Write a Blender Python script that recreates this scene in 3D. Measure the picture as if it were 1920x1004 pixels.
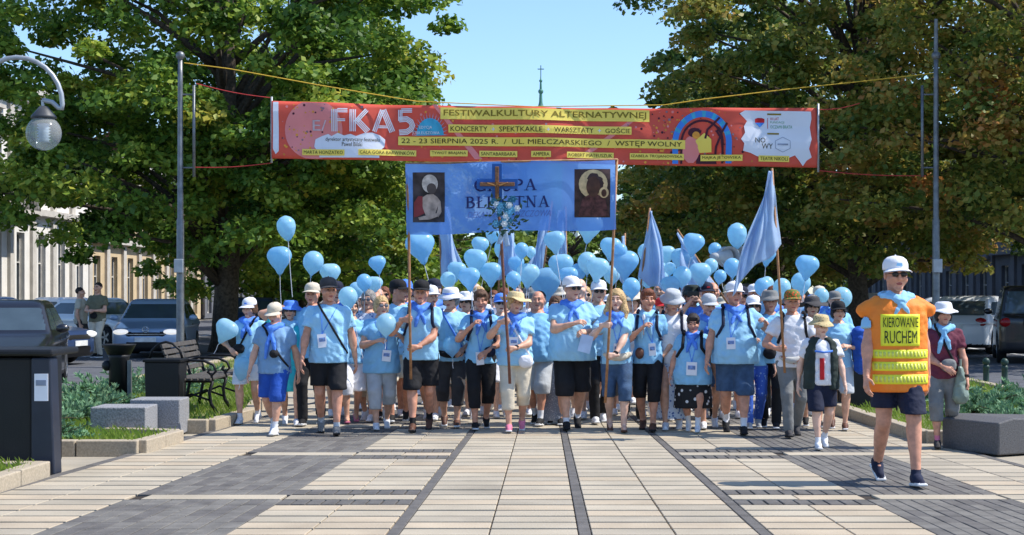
import bpy, bmesh, math, random
import numpy as np
from mathutils import Vector, Matrix, Euler
from mathutils.bvhtree import BVHTree

for o in list(bpy.data.objects):
    bpy.data.objects.remove(o)
scene = bpy.context.scene
COL = scene.collection
R = math.radians
rng = np.random.default_rng(7)
random.seed(7)

# ---------------------------------------------------------------- camera, sky, sun, exposure
FPX = 3000.0; VX = 1020.0; HY = 548.0; CAMH = 1.6      # focal length in photo pixels, horizon, eye height
cam_d = bpy.data.cameras.new('camera'); cam = bpy.data.objects.new('camera', cam_d); COL.objects.link(cam)
cam.location = (0, 0, CAMH); cam.rotation_euler = (R(90), 0, 0)
cam_d.sensor_width = 36; cam_d.lens = FPX / 1920 * 36
cam_d.shift_x = -(VX - 960) / 1920; cam_d.shift_y = (HY - 502) / 1920
cam_d.clip_start = 0.1; cam_d.clip_end = 3000
scene.camera = cam
SUN_EL = R(53); SUN_AZ = R(88)          # azimuth from +Y (down the avenue) towards +X
world = bpy.data.worlds.new('World'); scene.world = world; world.use_nodes = True
wn = world.node_tree.nodes; wl = world.node_tree.links
bg = wn['Background']; sky = wn.new('ShaderNodeTexSky'); sky.sky_type = 'NISHITA'
sky.sun_disc = False; sky.sun_elevation = SUN_EL; sky.sun_rotation = SUN_AZ
sky.air_density = 1.0; sky.dust_density = 0.4; sky.ozone_density = 6.5; sky.altitude = 250
wl.new(sky.outputs[0], bg.inputs[0]); bg.inputs[1].default_value = 0.145
sun_d = bpy.data.lights.new('sun', 'SUN'); sun_d.energy = 3.7; sun_d.angle = R(0.53); sun_d.color = (1, 0.95, 0.87)
sun = bpy.data.objects.new('sun', sun_d); COL.objects.link(sun)
sdir = Vector((math.sin(SUN_AZ)*math.cos(SUN_EL), math.cos(SUN_AZ)*math.cos(SUN_EL), math.sin(SUN_EL)))
sun.rotation_euler = (-sdir).to_track_quat('-Z', 'Y').to_euler(); sun.location = (20, 10, 40)
scene.view_settings.view_transform = 'Standard'; scene.view_settings.look = 'None'
scene.view_settings.exposure = 0.64; scene.view_settings.gamma = 1.0
scene.view_settings.use_curve_mapping = False

def PX(px, py, Y):                       # photo pixel + distance -> world point
    return Vector(((px - VX)*Y/FPX, Y, CAMH - (py - HY)*Y/FPX))
def GY(py): return CAMH*FPX/(py - HY)    # distance of a ground point seen at photo row py
def GX(px, py): Y = GY(py); return ((px - VX)*Y/FPX, Y)

# ---------------------------------------------------------------- materials
def lin(r, g, b):
    f = lambda c: (c/255/12.92) if c <= 10 else ((c/255 + .055)/1.055)**2.4
    return (f(r), f(g), f(b), 1)
MATS = {}
def mat(name, col, rough=.7, var=.12, vscale=6., bump=.0, bscale=60., metal=0., spec=.4, trans=0., col2=None, alpha=None, coat=0.):
    if name in MATS: return MATS[name]
    m = bpy.data.materials.new(name); m.use_nodes = True; MATS[name] = m
    nt = m.node_tree; n = nt.nodes; l = nt.links; p = n['Principled BSDF']; out = n['Material Output']
    tc = n.new('ShaderNodeTexCoord'); nz = n.new('ShaderNodeTexNoise'); nz.inputs['Scale'].default_value = vscale
    nz.inputs['Detail'].default_value = 5; l.new(tc.outputs['Object'], nz.inputs['Vector'])
    mx = n.new('ShaderNodeMix'); mx.data_type = 'RGBA'
    c = Vector(col[:3]); d = Vector((col2 or [x*(1-2*var) for x in c])[:3]); e = c if col2 else Vector([min(.95, x*(1+var)) for x in c])
    mx.inputs[6].default_value = (*d, 1); mx.inputs[7].default_value = (*e, 1)
    rp = n.new('ShaderNodeMapRange'); rp.inputs[1].default_value = .3; rp.inputs[2].default_value = .7
    l.new(nz.outputs[0], rp.inputs[0]); l.new(rp.outputs[0], mx.inputs[0]); l.new(mx.outputs[2], p.inputs['Base Color'])
    p.inputs['Roughness'].default_value = rough; p.inputs['Metallic'].default_value = metal
    p.inputs['Specular IOR Level'].default_value = spec
    if coat: p.inputs['Coat Weight'].default_value = coat; p.inputs['Coat Roughness'].default_value = .08
    if bump:
        nb = n.new('ShaderNodeTexNoise'); nb.inputs['Scale'].default_value = bscale; nb.inputs['Detail'].default_value = 4
        l.new(tc.outputs['Object'], nb.inputs['Vector']); b = n.new('ShaderNodeBump'); b.inputs['Strength'].default_value = bump
        b.inputs['Distance'].default_value = .02; l.new(nb.outputs[0], b.inputs['Height']); l.new(b.outputs[0], p.inputs['Normal'])
    last = p.outputs[0]
    if trans:
        t = n.new('ShaderNodeBsdfTranslucent'); l.new(mx.outputs[2], t.inputs[0]); ms = n.new('ShaderNodeMixShader')
        ms.inputs[0].default_value = trans; l.new(last, ms.inputs[1]); l.new(t.outputs[0], ms.inputs[2]); last = ms.outputs[0]
    if alpha is not None:
        t = n.new('ShaderNodeBsdfTransparent'); t.inputs[0].default_value = (.80, .90, 1, 1); ms = n.new('ShaderNodeMixShader')
        ms.inputs[0].default_value = alpha; l.new(t.outputs[0], ms.inputs[1]); l.new(last, ms.inputs[2]); last = ms.outputs[0]
    l.new(last, out.inputs[0])
    return m
def patmat(name, base, spot, scale=14., thr=.32, rough=.8):      # printed fabric: blotches of two colours
    if name in MATS: return MATS[name]
    m = bpy.data.materials.new(name); m.use_nodes = True; MATS[name] = m
    n = m.node_tree.nodes; l = m.node_tree.links; p = n['Principled BSDF']; p.inputs['Roughness'].default_value = rough
    tc = n.new('ShaderNodeTexCoord'); v = n.new('ShaderNodeTexVoronoi'); v.inputs['Scale'].default_value = scale
    l.new(tc.outputs['Object'], v.inputs['Vector']); r = n.new('ShaderNodeValToRGB'); r.color_ramp.interpolation = 'LINEAR'
    r.color_ramp.elements[0].position = thr-.04; r.color_ramp.elements[0].color = spot
    r.color_ramp.elements[1].position = thr+.04; r.color_ramp.elements[1].color = base
    l.new(v.outputs['Distance'], r.inputs[0]); l.new(r.outputs[0], p.inputs['Base Color']); return m

SKIN = mat('skin_tanned', lin(220, 168, 140), .5, .10, 18)
SKINR = mat('skin_ruddy', lin(212, 152, 124), .5, .12, 18)
SKINP = mat('skin_pale', lin(230, 186, 162), .5, .08, 18)
LIP = mat('lip', lin(165, 88, 80), .45); EYE = mat('eye', lin(40, 30, 26), .3); BROW = mat('brow', lin(92, 66, 50), .8)
TEE = mat('tee_light_blue', lin(154, 206, 238), .85, .06, 5, .55, 15)
TEE2 = mat('tee_sky_blue', lin(138, 196, 234), .85, .06, 5, .55, 15)
TEEG = mat('tee_grey_blue', lin(124, 162, 200), .85, .07, 5, .55, 15)
SCARF = mat('scarf_blue', lin(84, 140, 236), .7, .12, 14, .2, 40)
BLACK = mat('fabric_black', lin(26, 26, 30), .85, .2, 8, .5, 16)
NAVY = mat('fabric_navy', lin(28, 34, 58), .85, .15, 8, .5, 16)
ROYAL = mat('fabric_royal', lin(36, 84, 176), .85, .12, 8, .5, 16)
WHITEF = mat('fabric_white', lin(232, 232, 236), .85, .04, 8, .5, 16)
BEIGE = mat('fabric_beige', lin(214, 203, 182), .85, .07, 8, .5, 16)
GREYF = mat('fabric_grey', lin(128, 128, 126), .85, .12, 8, .5, 16)
LGREY = mat('fabric_pale_grey', lin(186, 190, 194), .85, .08, 8, .5, 16)
DGREY = mat('fabric_charcoal', lin(66, 64, 66), .85, .15, 8, .5, 16)
DENIM = mat('denim', lin(66, 92, 124), .85, .18, 12, .25, 50)
TURQ = mat('fabric_turquoise', lin(60, 196, 206), .85, .08, 8, .5, 16)
MAROON = mat('fabric_maroon', lin(112, 48, 68), .85, .15, 8, .5, 16)
RED = mat('fabric_red', lin(206, 42, 48), .85, .1, 8, .2, 40)
ORANGE = mat('vest_orange', lin(255, 138, 44), .65, .04, 6, .55, 14)
YELLOW = mat('vest_yellow', lin(246, 244, 60), .5, .05, 20, .15, 60)
REFL = mat('vest_reflective', lin(226, 230, 110), .35, .1, 60)
GREENV = mat('fabric_dark_green', lin(44, 56, 52), .85, .2, 8, .5, 16)
BROWN = mat('leather_brown', lin(96, 62, 48), .6, .15, 12)
STRAW = mat('straw', lin(222, 200, 150), .8, .12, 60, .4, 120)
PINKF = mat('fabric_pink', lin(228, 130, 160), .8)
GLASSD = mat('dark_lens', lin(18, 16, 18), .12, .0, spec=.6)
PAPER = mat('paper_white', lin(236, 238, 246), .6, .03)
HBROWN = mat('hair_brown', lin(98, 68, 46), .6, .3, 40, .6, 90); HBLOND = mat('hair_blond', lin(214, 178, 124), .55, .25, 40, .6, 90)
HGREY = mat('hair_grey', lin(150, 145, 140), .6, .25, 40, .6, 90); HDARK = mat('hair_dark', lin(42, 32, 28), .55, .3, 40, .6, 90)
HRED = mat('hair_auburn', lin(130, 74, 48), .6, .3, 40, .6, 90)
FLORAL = patmat('print_blue_white', lin(206, 216, 232), lin(80, 110, 170), 26, .30)
FLORALB = patmat('print_black_white', lin(22, 22, 26), lin(215, 215, 215), 16, .30)
FLORALC = patmat('print_royal', lin(58, 100, 196), lin(150, 180, 226), 24, .26)
CAMO = patmat('print_hat', lin(200, 178, 130), lin(100, 80, 52), 40, .25)
MULTI = patmat('print_cap', lin(90, 110, 40), lin(220, 90, 40), 36, .4)
RUBBER = mat('rubber_dark', lin(30, 30, 32), .8); SOLE = mat('sole_white', lin(225, 225, 225), .7)
WOOD = mat('pole_wood', lin(172, 124, 84), .6, .2, 20, .2, 60)

# ---------------------------------------------------------------- object helpers
def link(name, me, parent=None, m=None):
    o = bpy.data.objects.new(name, me); COL.objects.link(o)
    if parent is not None: o.parent = parent
    if m is not None and me is not None:
        for k in (m if isinstance(m, (list, tuple)) else [m]): me.materials.append(k)
    return o
def tag(o, label=None, cat=None, group=None, kind=None):
    if label: o['label'] = label
    if cat: o['category'] = cat
    if group: o['group'] = group
    if kind: o['kind'] = kind
    return o
def empty(name, loc=(0, 0, 0), rz=0, label=None, cat=None, group=None):
    o = bpy.data.objects.new(name, None); COL.objects.link(o); o.location = loc; o.rotation_euler = (0, 0, rz)
    o.empty_display_size = .2
    return tag(o, label, cat, group)
def kids(o): return [c for c in bpy.data.objects if c.parent == o]
def copy_tree(o, children, label=None, loc=None, rz=None, scale=None):
    r = o.copy(); COL.objects.link(r)
    if label: r['label'] = label
    if loc is not None: r.location = loc
    if rz is not None: r.rotation_euler = (0, 0, rz)
    if scale is not None: r.scale = (scale,)*3 if not hasattr(scale, '__len__') else scale
    out = []
    for ch, sub in children:
        c = ch.copy(); COL.objects.link(c); c.parent = r; out.append(c)
        for g in sub:
            d = g.copy(); COL.objects.link(d); d.parent = c
    return r, out
def tree_of(o):
    allo = list(bpy.data.objects)
    return [(c, [g for g in allo if g.parent == c]) for c in allo if c.parent == o]
def mesh(name, v, f, smooth=False):
    me = bpy.data.meshes.new(name)
    if isinstance(v, np.ndarray) and isinstance(f, np.ndarray):
        nv, nf, k = len(v), len(f), f.shape[1]
        me.vertices.add(nv); me.vertices.foreach_set('co', v.astype(np.float32).ravel())
        me.loops.add(nf*k); me.loops.foreach_set('vertex_index', f.astype(np.int32).ravel())
        me.polygons.add(nf); me.polygons.foreach_set('loop_start', np.arange(0, nf*k, k, dtype=np.int32))
        me.update(calc_edges=True)
    else:
        me.from_pydata([tuple(x) for x in v], [], [tuple(x) for x in f])
    if smooth and len(me.polygons):
        me.polygons.foreach_set('use_smooth', np.ones(len(me.polygons), dtype=bool))
    me.update()
    return me
class MB:                                   # simple shape collector -> one mesh
    def __init__(s): s.v = []; s.f = []
    def add(s, v, f):
        k = len(s.v); s.v += [tuple(x) for x in v]; s.f += [tuple(i+k for i in q) for q in f]; return s
    def box(s, c, d, M=None, taper=1.):
        x, y, z = d[0]/2, d[1]/2, d[2]/2
        v = [Vector((a*x*(taper if e > 0 else 1), b*y*(taper if e > 0 else 1), e*z)) for e in (-1, 1) for b in (-1, 1) for a in (-1, 1)]
        if M is not None: v = [M @ p for p in v]
        c = Vector(c); v = [p + c for p in v]
        return s.add(v, [(0, 2, 3, 1), (4, 5, 7, 6), (0, 1, 5, 4), (2, 6, 7, 3), (0, 4, 6, 2), (1, 3, 7, 5)])
    def tube(s, pts, r, n=8, caps=True):
        pts = [Vector(p) for p in pts]; m = len(pts); rs = r if hasattr(r, '__len__') else [r]*m
        up = Vector((0, 0, 1)); k = len(s.v); pn = None
        for i, p in enumerate(pts):
            t = (pts[min(i+1, m-1)] - pts[max(i-1, 0)]).normalized()
            if pn is None:
                a = t.cross(up)
                if a.length < .1: a = t.cross(Vector((1, 0, 0)))
            else: a = pn - t*pn.dot(t)
            a.normalize(); pn = a; b = t.cross(a)
            for j in range(n):
                g = 2*math.pi*j/n; s.v.append(tuple(p + (a*math.cos(g) + b*math.sin(g))*rs[i]))
        for i in range(m-1):
            for j in range(n):
                s.f.append((k+i*n+j, k+i*n+(j+1) % n, k+(i+1)*n+(j+1) % n, k+(i+1)*n+j))
        if caps:
            s.f.append(tuple(k+j for j in range(n))[::-1]); s.f.append(tuple(k+(m-1)*n+j for j in range(n)))
        return s
    def lathe(s, prof, n=20, c=(0, 0, 0), sx=1., sy=1., M=None, wob=None):
        k = len(s.v); c = Vector(c)
        for i, (r, z) in enumerate(prof):
            for j in range(n):
                g = 2*math.pi*j/n; rr = r; zz = z
                if wob: rr, zz = wob(r, z, g)
                p = Vector((rr*math.cos(g)*sx, rr*math.sin(g)*sy, zz))
                if M is not None: p = M @ p
                s.v.append(tuple(p + c))
        for i in range(len(prof)-1):
            for j in range(n):
                s.f.append((k+i*n+j, k+i*n+(j+1) % n, k+(i+1)*n+(j+1) % n, k+(i+1)*n+j))
        s.f.append(tuple(k+j for j in range(n))[::-1]); s.f.append(tuple(k+(len(prof)-1)*n+j for j in range(n)))
        return s
    def prism(s, poly, y0, y1, M=None):     # polygon in xz extruded along y
        n = len(poly); v = [Vector((x, y0, z)) for x, z in poly] + [Vector((x, y1, z)) for x, z in poly]
        if M is not None: v = [M @ p for p in v]
        return s.add(v, [tuple(range(n)), tuple(range(2*n-1, n-1, -1))] + [(i, n+i, n+(i+1) % n, (i+1) % n) for i in range(n)])
    def ball(s, c, r, n=12, m=8):
        rx, ry, rz = r if hasattr(r, '__len__') else (r, r, r)
        prof = [(max(1e-4, math.sin(math.pi*i/m)), -math.cos(math.pi*i/m)) for i in range(m+1)]
        k = len(s.v)
        for a, z in prof:
            for j in range(n):
                g = 2*math.pi*j/n; s.v.append((c[0]+rx*a*math.cos(g), c[1]+ry*a*math.sin(g), c[2]+rz*z))
        for i in range(m):
            for j in range(n): s.f.append((k+i*n+j, k+i*n+(j+1) % n, k+(i+1)*n+(j+1) % n, k+(i+1)*n+j))
        return s
    def xform(s, M): s.v = [tuple(M @ Vector(p)) for p in s.v]; return s
    def build(s, name, m, parent=None, smooth=False, bevel=0):
        o = link(name, mesh(name, s.v, s.f, smooth), parent, m)
        if bevel:
            b = o.modifiers.new('bevel', 'BEVEL'); b.width = bevel; b.segments = 2; b.limit_method = 'ANGLE'
        return o
def grid_patch(fn, nu, nv):
    v = [fn(i/nu, j/nv) for j in range(nv+1) for i in range(nu+1)]
    f = [(j*(nu+1)+i, j*(nu+1)+i+1, (j+1)*(nu+1)+i+1, (j+1)*(nu+1)+i) for j in range(nv) for i in range(nu)]
    return v, f
def solid(o, t):
    s = o.modifiers.new('thickness', 'SOLIDIFY'); s.thickness = t; s.offset = 0; return o

# ---------------------------------------------------------------- distance-field modelling
class Field:
    def __init__(s, lo, hi, h):
        s.h = h; s.lo = np.array(lo, float) - 2*h; n = np.ceil((np.array(hi) - s.lo)/h + 3).astype(int)
        s.ax = [(s.lo[i] + h*np.arange(n[i])).astype(np.float32) for i in range(3)]
        s.d = np.full(n, .12, np.float32)
    def sub(s, lo, hi, mg=.06):
        sl = []
        for i in range(3):
            a = max(0, int((lo[i]-mg-s.lo[i])/s.h)); b = min(len(s.ax[i]), int((hi[i]+mg-s.lo[i])/s.h)+2)
            sl.append(slice(a, max(b, a)))
        x = s.ax[0][sl[0]][:, None, None]; y = s.ax[1][sl[1]][None, :, None]; z = s.ax[2][sl[2]][None, None, :]
        return tuple(sl), x, y, z
    def mix(s, sl, e, k, op):
        d = s.d[sl]
        if d.size == 0: return
        if op == 'sub':
            e = -e
            if k: hh = np.clip(k-np.abs(d-e), 0, None)/k; s.d[sl] = np.maximum(d, e) + hh*hh*k*.25
            else: s.d[sl] = np.maximum(d, e)
        else:
            if k: hh = np.clip(k-np.abs(d-e), 0, None)/k; s.d[sl] = np.minimum(d, e) - hh*hh*k*.25
            else: s.d[sl] = np.minimum(d, e)
    def cap(s, a, b, r1, r2=None, k=.02, op='add', flat=None):
        a = np.array(a, float); b = np.array(b, float); r2 = r1 if r2 is None else r2; rm = max(r1, r2)
        sl, x, y, z = s.sub(np.minimum(a, b)-rm, np.maximum(a, b)+rm)
        ab = b-a; L = max(1e-9, float(ab@ab))
        t = np.clip(((x-a[0])*ab[0] + (y-a[1])*ab[1] + (z-a[2])*ab[2])/L, 0, 1)
        fy = flat or 1.
        e = np.sqrt((x-a[0]-t*ab[0])**2 + ((y-a[1]-t*ab[1])*fy)**2 + (z-a[2]-t*ab[2])**2) - (r1+(r2-r1)*t)
        s.mix(sl, e, k, op)
    def ell(s, c, r, k=.02, op='add'):
        sl, x, y, z = s.sub(np.array(c)-np.array(r), np.array(c)+np.array(r))
        q = np.sqrt(((x-c[0])/r[0])**2 + ((y-c[1])/r[1])**2 + ((z-c[2])/r[2])**2)
        q2 = np.sqrt(((x-c[0])/r[0]**2)**2 + ((y-c[1])/r[1]**2)**2 + ((z-c[2])/r[2]**2)**2) + 1e-6
        s.mix(sl, q*(q-1)/q2, k, op)
    def box(s, c, hs, r=.01, k=.0, op='add', M=None):
        rad = float(np.linalg.norm(hs))+r if M is not None else np.array(hs)+r
        sl, x, y, z = s.sub(np.array(c)-rad, np.array(c)+rad)
        x, y, z = x-c[0], y-c[1], z-c[2]
        if M is not None:
            x, y, z = M[0][0]*x+M[1][0]*y+M[2][0]*z, M[0][1]*x+M[1][1]*y+M[2][1]*z, M[0][2]*x+M[1][2]*y+M[2][2]*z
        qx, qy, qz = np.abs(x)-hs[0]+r, np.abs(y)-hs[1]+r, np.abs(z)-hs[2]+r
        e = np.sqrt(np.maximum(qx, 0)**2+np.maximum(qy, 0)**2+np.maximum(qz, 0)**2) + np.minimum(np.maximum(qx, np.maximum(qy, qz)), 0) - r
        s.mix(sl, e, k, op)
    def loft(s, zs, a, b, cy=None, k=.03, cx=None, p=2.0):
        zs = np.array(zs); a = np.array(a); b = np.array(b); cy = np.zeros(len(zs)) if cy is None else np.array(cy); cx = np.zeros(len(zs)) if cx is None else np.array(cx)
        m = max(a.max(), b.max())
        sl, x, y, z = s.sub((cx.min()-a.max(), cy.min()-b.max(), zs[0]), (cx.max()+a.max(), cy.max()+b.max(), zs[-1]))
        zz = z.ravel(); A = np.interp(zz, zs, a)[None, None, :]; B = np.interp(zz, zs, b)[None, None, :]; Cy = np.interp(zz, zs, cy)[None, None, :]; Cx = np.interp(zz, zs, cx)[None, None, :]
        q = ((np.abs(x-Cx)/A)**p + (np.abs(y-Cy)/B)**p)**(1/p)
        e = (q-1)*np.minimum(A, B); e = np.maximum(e, np.maximum(zs[0]-z, z-zs[-1]))
        s.mix(sl, e.astype(np.float32), k, 'add')
    def plane(s, pt, nrm):                   # keep the side the normal points away from
        nrm = np.array(nrm, float); nrm /= np.linalg.norm(nrm); pt = np.array(pt)
        e = (s.ax[0][:, None, None]-pt[0])*nrm[0] + (s.ax[1][None, :, None]-pt[1])*nrm[1] + (s.ax[2][None, None, :]-pt[2])*nrm[2]
        s.d = np.maximum(s.d, e.astype(np.float32))
    def wrinkle(s, amp, wl, seed, n=6, stretch=(1, 1, 1)):
        g = np.random.default_rng(seed); x, y, z = s.ax[0][:, None, None], s.ax[1][None, :, None], s.ax[2][None, None, :]
        band = np.abs(s.d) < .035; ii = np.nonzero(band)
        X, Y, Z = s.ax[0][ii[0]], s.ax[1][ii[1]], s.ax[2][ii[2]]; t = np.zeros(len(X), np.float32)
        for q in range(n):
            k = g.normal(size=3)*np.array(stretch); k = k/np.linalg.norm(k)*2*math.pi/(wl*g.uniform(.6, 1.6)); k2 = g.normal(size=3)*2*math.pi/(wl*2.2)
            w = np.sin(X*k[0]+Y*k[1]+Z*k[2] + g.uniform(0, 6) + 1.6*np.sin(X*k2[0]+Y*k2[1]+Z*k2[2]+g.uniform(0, 6)))
            t += (1-np.abs(w))*1.4-.5
        s.d[ii] += amp*t/math.sqrt(n)
    def mesh(s):                             # surface nets
        d = s.d; ins = d < 0; c = ins.astype(np.int8)
        n = c[:-1, :-1, :-1]+c[1:, :-1, :-1]+c[:-1, 1:, :-1]+c[1:, 1:, :-1]+c[:-1, :-1, 1:]+c[1:, :-1, 1:]+c[:-1, 1:, 1:]+c[1:, 1:, 1:]
        ci = np.nonzero((n > 0) & (n < 8)); N = len(ci[0])
        if N == 0: return np.zeros((0, 3)), np.zeros((0, 4), int)
        offs = [(i, j, k) for i in (0, 1) for j in (0, 1) for k in (0, 1)]
        val = np.stack([d[ci[0]+i, ci[1]+j, ci[2]+k] for i, j, k in offs], 1)
        acc = np.zeros((N, 3)); cnt = np.zeros(N)
        for a in range(8):
            for ax, st in ((0, 4), (1, 2), (2, 1)):
                if offs[a][ax] == 0:
                    b = a+st; va, vb = val[:, a], val[:, b]; m = (va < 0) != (vb < 0)
                    t = np.where(m, va/np.where(m, va-vb, 1), 0)
                    p = np.tile(np.array(offs[a], float), (N, 1)); p[:, ax] += t
                    acc += p*m[:, None]; cnt += m
        v = s.lo + s.h*(np.stack(ci, 1) + acc/cnt[:, None])
        idx = np.full(n.shape, -1, np.int32); idx[ci] = np.arange(N)
        quads = []
        for ax in range(3):
            A = [slice(None)]*3; B = [slice(None)]*3; A[ax] = slice(0, -1); B[ax] = slice(1, None)
            e = np.nonzero(ins[tuple(A)] != ins[tuple(B)]); e = list(e); u, w = (ax+1) % 3, (ax+2) % 3
            ok = (e[u] > 0) & (e[w] > 0) & (e[u] < d.shape[u]-1) & (e[w] < d.shape[w]-1); e = [q[ok] for q in e]
            def cell(du, dw):
                q = list(e); q[u] = q[u]-du; q[w] = q[w]-dw; return idx[tuple(q)]
            q = np.stack([cell(0, 0), cell(1, 0), cell(1, 1), cell(0, 1)], 1)
            fl = ~ins[tuple(e)]; q[fl] = q[fl][:, ::-1]; quads.append(q)
        f = np.concatenate(quads); f = f[(f >= 0).all(1)]
        return v, f
def smooth_verts(v, f, it=1, lam=.5):
    e = np.concatenate([f[:, [0, 1]], f[:, [1, 2]], f[:, [2, 3]], f[:, [3, 0]]])
    for _ in range(it):
        acc = np.zeros_like(v); cnt = np.zeros(len(v))
        np.add.at(acc, e[:, 0], v[e[:, 1]]); np.add.at(cnt, e[:, 0], 1)
        v = v*(1-lam) + lam*acc/np.maximum(cnt, 1)[:, None]
    return v
def sdf_obj(F, name, m, parent, M=None, it=1):
    v, f = F.mesh()
    if it: v = smooth_verts(v, f, it)
    if M is not None: v = v@np.array(M.to_3x3()).T + np.array(M.translation)
    return link(name, mesh(name, v, f, True), parent, m), v, f
def face_front(v, f): return BVHTree.FromPolygons([tuple(p) for p in v], [tuple(q) for q in f])
def hit_y(bvh, x, z, off, default=-.12):
    h = bvh.ray_cast(Vector((x, -2, z)), Vector((0, 1, 0)))
    return (h[0].y if h[0] is not None else default) - off
# ---------------------------------------------------------------- lettering (all text evaluated once)
TEXTS = {}
def prep_text(strings):
    obs = []
    for t, bold in strings:
        cu = bpy.data.curves.new('lettering', 'FONT'); cu.body = t; cu.size = 1; cu.align_x = 'LEFT'; cu.resolution_u = 2; cu.offset = bold
        o = bpy.data.objects.new('lettering', cu); COL.objects.link(o); obs.append((t, o))
    dg = bpy.context.evaluated_depsgraph_get()
    for t, o in obs:
        me = o.evaluated_get(dg).to_mesh()
        v = np.array([p.co[:2] for p in me.vertices]) if len(me.vertices) else np.zeros((0, 2)); f = [tuple(p.vertices) for p in me.polygons]
        v = v - v.min(0) if len(v) else v; TEXTS[t] = (v, f)
    for t, o in obs:
        cu = o.data; bpy.data.objects.remove(o); bpy.data.curves.remove(cu)
def fit_text(t, x0, x1, z0, z1):            # text scaled into a rectangle
    v, f = TEXTS[t]; s = v.max(0)
    return [(x0+(x1-x0)*p[0]/s[0], z0+(z1-z0)*p[1]/s[1]) for p in v], f
prep_text([(t, .012) for t in ['FESTIWALKULTURY ALTERNATYWNEJ']] + [(t, .0) for t in ['KONCERTY', 'SPEKTKAKLE', 'WARSZTATY', 'GOŚCIE', '22 - 23 SIERPNIA 2025 R.  /  UL. MIELCZARSKIEGO  /  WSTĘP WOLNY',
    'MARTA HONZATKO', 'CAŁA GÓRA BARWINKÓW', 'ŻYWOT BRAJANA', 'SANTABARBARA', 'AMPERA', 'ROBERT MATEUSZUK', 'IZABELA TROJANOWSKA', 'MAJKA JEŻOWSKA', 'TEATR NIKOLI',
    'EDYCJA', 'JUBILEUSZOWA', 'dyrektor artystyczny festiwalu', 'Paweł Bilski', 'NO', 'WY', 'E/', '10 LAT', 'FUNDACJI', 'OCZAMI BRATA', 'KIEROWANIE', 'RUCHEM', 'DEKANAT WŁOSZCZOWA']])

# ---------------------------------------------------------------- people
def v3(*a): return np.array(a, float)
def ik(S, T, L1, L2, hint):
    d = T-S; D = np.linalg.norm(d); D2 = min(D, (L1+L2)*.995); u = d/max(D, 1e-6); T = S+u*D2
    a = (L1*L1-L2*L2+D2*D2)/(2*D2); hgt = math.sqrt(max(L1*L1-a*a, 1e-6))
    h = np.array(hint, float); h = h-u*(h@u); h /= max(np.linalg.norm(h), 1e-6)
    return S+u*a+h*hgt, T
def build_hand(wrist, d, n, side, s, curl, spread=1., res=.0046):
    """wrist, forearm direction d, palm normal n; side=+1 thumb along +w"""
    d = d/np.linalg.norm(d); n = n-d*(n@d); n /= np.linalg.norm(n); w = np.cross(d, n)*side
    pts = []
    def seg(F, o, ang, lens, r):
        p = o; a = ang[0]
        for L, da, rr in zip(lens, ang[1:], r):
            q = p + (d*math.cos(a)+n*math.sin(a))*L; F.append((p, q, rr)); p = q; a += da
    segs = []
    for i, (off, ln) in enumerate(((.030, .92), (.010, 1.0), (-.010, .95), (-.029, .78))):
        o = wrist + d*.088*s*(1-.06*abs(i-1)) + w*off*s
        c = curl*(1+.08*i)
        seg(segs, o, (c*.8, c, c*.9, 0), [.042*s*ln, .026*s*ln, .022*s*ln], [.0092*s, .0086*s, .0078*s])
    to = wrist + d*.03*s + w*.026*s; t1 = to + (d*.6+w*.62+n*.45)*.042*s; t2 = t1 + (d*(.9-.3*curl)+w*(.15-.3*curl)+n*(.3+.6*curl))*.03*s
    segs += [(to, t1, .0115*s), (t1, t2, .0098*s)]
    allp = np.array([p for q in segs for p in q[:2]] + [wrist-d*.04, wrist+w*.04*s, wrist-w*.04*s])
    F = Field(allp.min(0)-.02, allp.max(0)+.02, res)
    F.cap(wrist-d*.04*s, wrist+d*.01*s, .024*s, .024*s, .01)
    for off in (.026, .009, -.009, -.026):
        F.cap(wrist+d*.012*s+w*off*.7*s, wrist+d*.084*s+w*off*s, .0135*s, .012*s, .012)
    for p, q, r in segs: F.cap(p, q, r, r*.93, .004)
    return F.mesh()
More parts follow.
